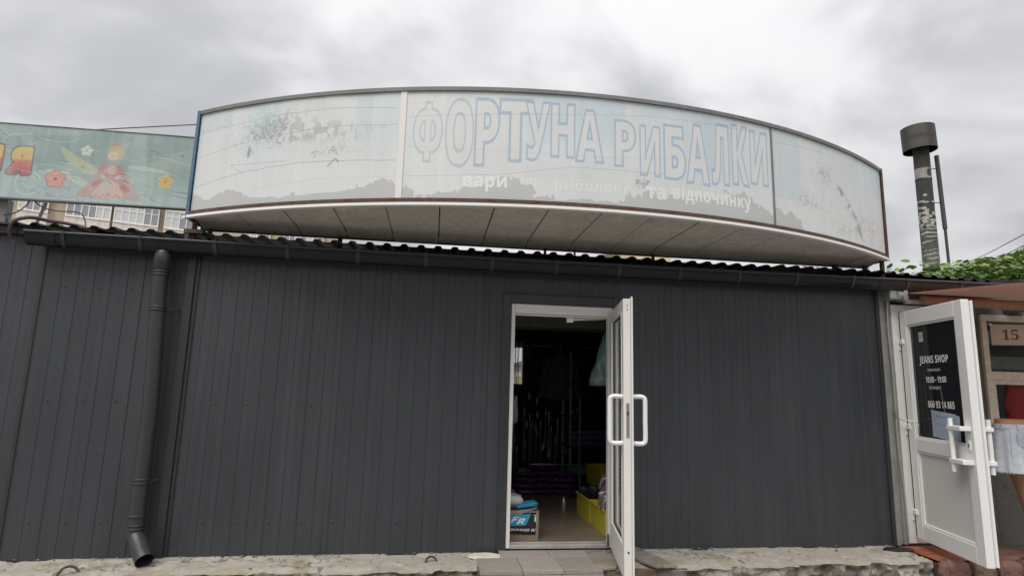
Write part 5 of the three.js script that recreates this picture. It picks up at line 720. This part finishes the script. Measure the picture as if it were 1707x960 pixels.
{
  const r = rng(321), leaf = new THREE.BufferGeometry(); {
    const pts = [[0, 0], [0.32, 0.2], [0.42, 0.5], [0.25, 0.8], [0, 1], [-0.25, 0.8], [-0.42, 0.5], [-0.32, 0.2]], pos = [], push = (a, b, c) => { for (const [x, y] of [a, b, c]) pos.push(x, -0.18 * y * y + 0.12 * Math.abs(x), y); };
    for (let k = 1; k < 4; k++) push([0, 0], pts[k], pts[k + 1]); for (let k = 4; k < 7; k++) push([0, 0], pts[k], pts[k + 1]);
    leaf.setAttribute('position', new THREE.Float32BufferAttribute(pos, 3)); leaf.computeVertexNormals(); metres(leaf);
  }
  const lm = [[0.14, 0.26, 0.04], [0.20, 0.33, 0.06], [0.09, 0.19, 0.03], [0.26, 0.36, 0.09]].map(([a, b, c]) => new THREE.MeshPhysicalMaterial({ color: rgb(a, b, c), roughness: 0.5, transmission: 0.3, thickness: 0, side: THREE.DoubleSide }));
  const vine = thing('climbing_vine', 'bright green vine spreading over the roof at the right', 'vine', [6.2, 2.72, -0.8]);
  const topAt = (x, z) => 0.12 + 0.62 * step(5.0, 7.6, x + 0.2 * z) * (0.7 + 0.6 * fbm(x * 1.6, z * 1.6, 3, 3)) + 0.10 * fbm(x * 4, z * 4, 5, 2);
  const place = (o, x, y, z, s) => { o.position.set(x - 6.2, y, z + 0.8); o.rotation.set(-0.5 + 1.3 * r(), r() * 6.28, 1.0 * (r() - 0.5)); o.scale.setScalar(s); o.updateMatrix(); };
  const spot = () => { const x = 4.45 + 4.5 * Math.sqrt(r()) , z = -0.05 - 3.4 * r(); return [x, topAt(x, z), z]; };
  for (let k = 0; k < 260; k++) { const x = 4.4 + 2.6 * r() ** 0.7, z = 0.05 - 0.9 * r() ** 1.4, t = topAt(x, z), o = new THREE.Mesh(leaf, lm[(r() * 4) | 0]); o.name = 'leaf'; o.castShadow = o.receiveShadow = true; if (x < 5.1 && r() < 0.55) continue; place(o, x, t * (0.3 + 0.75 * r()), z, 0.05 + 0.045 * r()); vine.add(o); }
  const N = 9000, inst = new THREE.InstancedMesh(leaf, new THREE.MeshPhysicalMaterial({ roughness: 0.5, transmission: 0.3, thickness: 0, side: THREE.DoubleSide }), N), d = new THREE.Object3D();
  for (let k = 0; k < N; k++) { const [x, t, z] = spot(); place(d, x, t * (0.15 + 0.9 * Math.sqrt(r())), z, 0.05 + 0.05 * r()); inst.setMatrixAt(k, d.matrix); const q = lm[(r() * 4) | 0].color; inst.setColorAt(k, q); }
  inst.name = 'foliage'; inst.castShadow = inst.receiveShadow = true; tag(inst, null, null, null, 'stuff'); vine.add(inst);
  const st = []; for (let k = 0; k < 26; k++) { const x = 4.4 + 4 * r(), z = -0.1 - 1.6 * r(), t = topAt(x, z); st.push(tube([[x - 6.2, 0, z + 0.8], [x - 6.1, t * 0.6, z + 0.8], [x - 6.0 + 0.2 * r(), t * 1.1, z + 0.8], [x - 5.8, t * 1.0 + 0.1 * r(), z + 0.8]], 0.006, 10, 5)); }
  mesh('stem', st, std(0.10, 0.08, 0.045), vine);
  const tw = thing('vine_twig', 'small leafy twig sticking up under the right end of the curved sign', 'vine', [3.72, 2.70, -0.3]); mesh('stem', [tube([[0, 0, 0], [0.02, 0.06, 0], [-0.06, 0.1, 0], [-0.16, 0.12, 0]], 0.005, 12, 5), tube([[0, 0.02, 0], [0.08, 0.08, 0], [0.16, 0.09, 0]], 0.004, 12, 5)], std(0.12, 0.09, 0.05), tw);
  for (let k = 0; k < 9; k++) { const o = new THREE.Mesh(leaf, lm[k % 4]); o.name = 'leaf'; o.position.set(-0.14 + 0.035 * k, 0.06 + 0.05 * r(), 0.04 * (r() - 0.5)); o.rotation.set(r() - 0.5, r() * 6, 0); o.scale.setScalar(0.045); tw.add(o); }
}
for (const [a, b, sag, label] of [[[11.4, 4.42, -6.3], [5.9, 3.30, 0.1], 0.03, 'upper overhead wire crossing the sky right of the chimney'], [[11.4, 4.25, -6.3], [5.9, 3.19, 0.1], 0.04, 'lower overhead wire crossing the sky right of the chimney'], [[-7.35, 5.22, -4.8], [-3.3, 6.84, -6.9], 0.0, 'thin overhead wire behind the painted sign at the left']]) {
  const m = a.map((q, i) => (q + b[i]) / 2 - (i === 1 ? sag : 0)); tag(mesh('overhead_wire', tube([a, m, b], label.startsWith('thin') ? 0.010 : 0.006, 30, 6), label.startsWith('thin') ? M.purpleCable : M.wire), label, 'wire');
}

// ------------------------------------------------------------------ across the street, mirrored in the shop glass
{
  const o = thing('market_row', 'low grey market building with dark shutters across the street', 'building', [0, 0, 17]); const w = std(0.24, 0.235, 0.22, { map: T.concrete, roughness: 0.9 });
  mesh('wall', box(-26, 0, 0, 34, 3.6, 5), w, o); mesh('roof', box(-26.4, 3.602, -0.5, 34.4, 3.8, 5.4), M.roof, o);
  for (let x = -25; x < 33; x += 3.4) { mesh('shutter', box(x, 0.05, -0.03, x + 2.6, 2.5, -0.002, 0.01), M.trim, o); mesh('sign_board', box(x, 2.75, -0.06, x + 2.6, 3.3, -0.002, 0.01), M.cream, o); }
}

// ------------------------------------------------------------------ buildings behind
{
  const b = thing('apartment_building', 'pale apartment block with rows of glazed balconies far behind the painted sign', 'apartment building', [-24.908, 0, -36.163]); b.rotation.y = 0.371;
  const tan = std(0.66, 0.55, 0.40, { map: T.dirt, roughness: 0.9 }), pale = std(0.86, 0.80, 0.70, { map: T.dirt, roughness: 0.85 }), fr = std(0.85, 0.83, 0.78), pn = new THREE.MeshPhysicalMaterial({ color: rgb(0.30, 0.31, 0.33), roughness: 0.05 }), cur = std(0.60, 0.61, 0.62, { roughness: 0.9 });
  mesh('wall', box(-14, 0, -12.4, 18.1, 16.6, -0.4), tan, b); mesh('roof', box(-14.2, 16.602, -12.6, 18.3, 16.9, -0.2), pale, b);
  const r = rng(14);
  for (const [x0, x1] of [[-5.9, -3.4], [-2.5, -0.93], [0, 2.5], [2.66, 5.33], [5.68, 8.4], [10.9, 12.75], [13.7, 16.75]]) for (const y of [8.98, 11.88, 14.78]) {
    const w = x1 - x0, p = mesh('balcony', [box(x0, y - 1.05, -0.41, x1, y, 0), box(x0 - 0.03, y - 1.25, -0.41, x1 + 0.03, y - 1.052, 0.04), box(x0 - 0.02, y - 0.02, 0.002, x1 + 0.02, y + 0.03, 0.05), box(x0, y + 1.3, -0.41, x1, y + 1.48, 0.03)], pale, b);
    const n = Math.round(w / 0.42), gs = [box(x0, y + 0.031, -0.06, x1, y + 0.10, -0.0), box(x0, y + 1.23, -0.06, x1, y + 1.299, 0), box(x0, y + 0.86, -0.05, x1, y + 0.90, -0.005)]; for (let k = 0; k <= n; k++) gs.push(box(x0 + k * (w - 0.06) / n, y + 0.1005, -0.06, x0 + k * (w - 0.06) / n + 0.06, y + 1.2295, -0.0));
    mesh('window_frame', gs, fr, p);
    for (let k = 0; k < n; k++) mesh('pane', box(x0 + k * (w - 0.06) / n + 0.06, y + 0.10, -0.045, x0 + (k + 1) * (w - 0.06) / n, y + 1.23, -0.035), r() < 0.55 ? cur : pn, p);
  }
}
{
  const h = thing('cream_house', 'cream gable house glimpsed in the gap under the curved sign', 'house', [8.4, 0, -23]); const s = new THREE.Shape(); s.moveTo(0, 0); s.lineTo(3.45, 0); s.lineTo(3.45, 9.9); s.lineTo(2.2, 9.9); s.lineTo(0, 8.0); s.closePath();
  mesh('wall', new THREE.ExtrudeGeometry(s, { depth: 7, bevelEnabled: false }).translate(0, 0, -7), std(0.80, 0.66, 0.45, { map: T.dirt, roughness: 0.9 }), h); mesh('roof', [bar([-0.35, 7.8, -3.5], [2.2, 10.0, -3.5], 0.16, 7.6), box(2.15, 9.902, -7.3, 3.7, 10.06, 0.3)], std(0.16, 0.15, 0.14, { roughness: 0.8 }), h);
  const g = thing('grey_roof_shed', 'low white shed with grey roof seen through the back window', 'shed', [2.6, 0, -22]); mesh('wall', box(0, 0, -4, 4, 2.15, 0), std(0.7, 0.68, 0.62, { map: T.dirt }), g); mesh('roof', [bar([-0.3, 2.1, -2], [2.0, 2.75, -2], 0.1, 4.6), bar([4.3, 2.1, -2], [2.0, 2.75, -2], 0.1, 4.6)], std(0.14, 0.145, 0.15, { roughness: 0.8 }), g); mesh('gable', (() => { const q = new THREE.Shape(); q.moveTo(0, 2.15); q.lineTo(4, 2.15); q.lineTo(2, 2.68); q.closePath(); return new THREE.ExtrudeGeometry(q, { depth: 0.1, bevelEnabled: false }).translate(0, 0, -0.1); })(), std(0.4, 0.4, 0.38), g); mesh('door', box(1.2, 0, 0.002, 2.1, 1.95, 0.03), std(0.35, 0.3, 0.1), g);
}

const renderer = new THREE.WebGLRenderer({ antialias: true });
renderer.setSize(1024, 575);
renderer.toneMapping = THREE.LinearToneMapping;
renderer.toneMappingExposure = EXPOSURE;
renderer.shadowMap.enabled = true; renderer.shadowMap.type = THREE.PCFSoftShadowMap;
renderer.render(scene, camera);
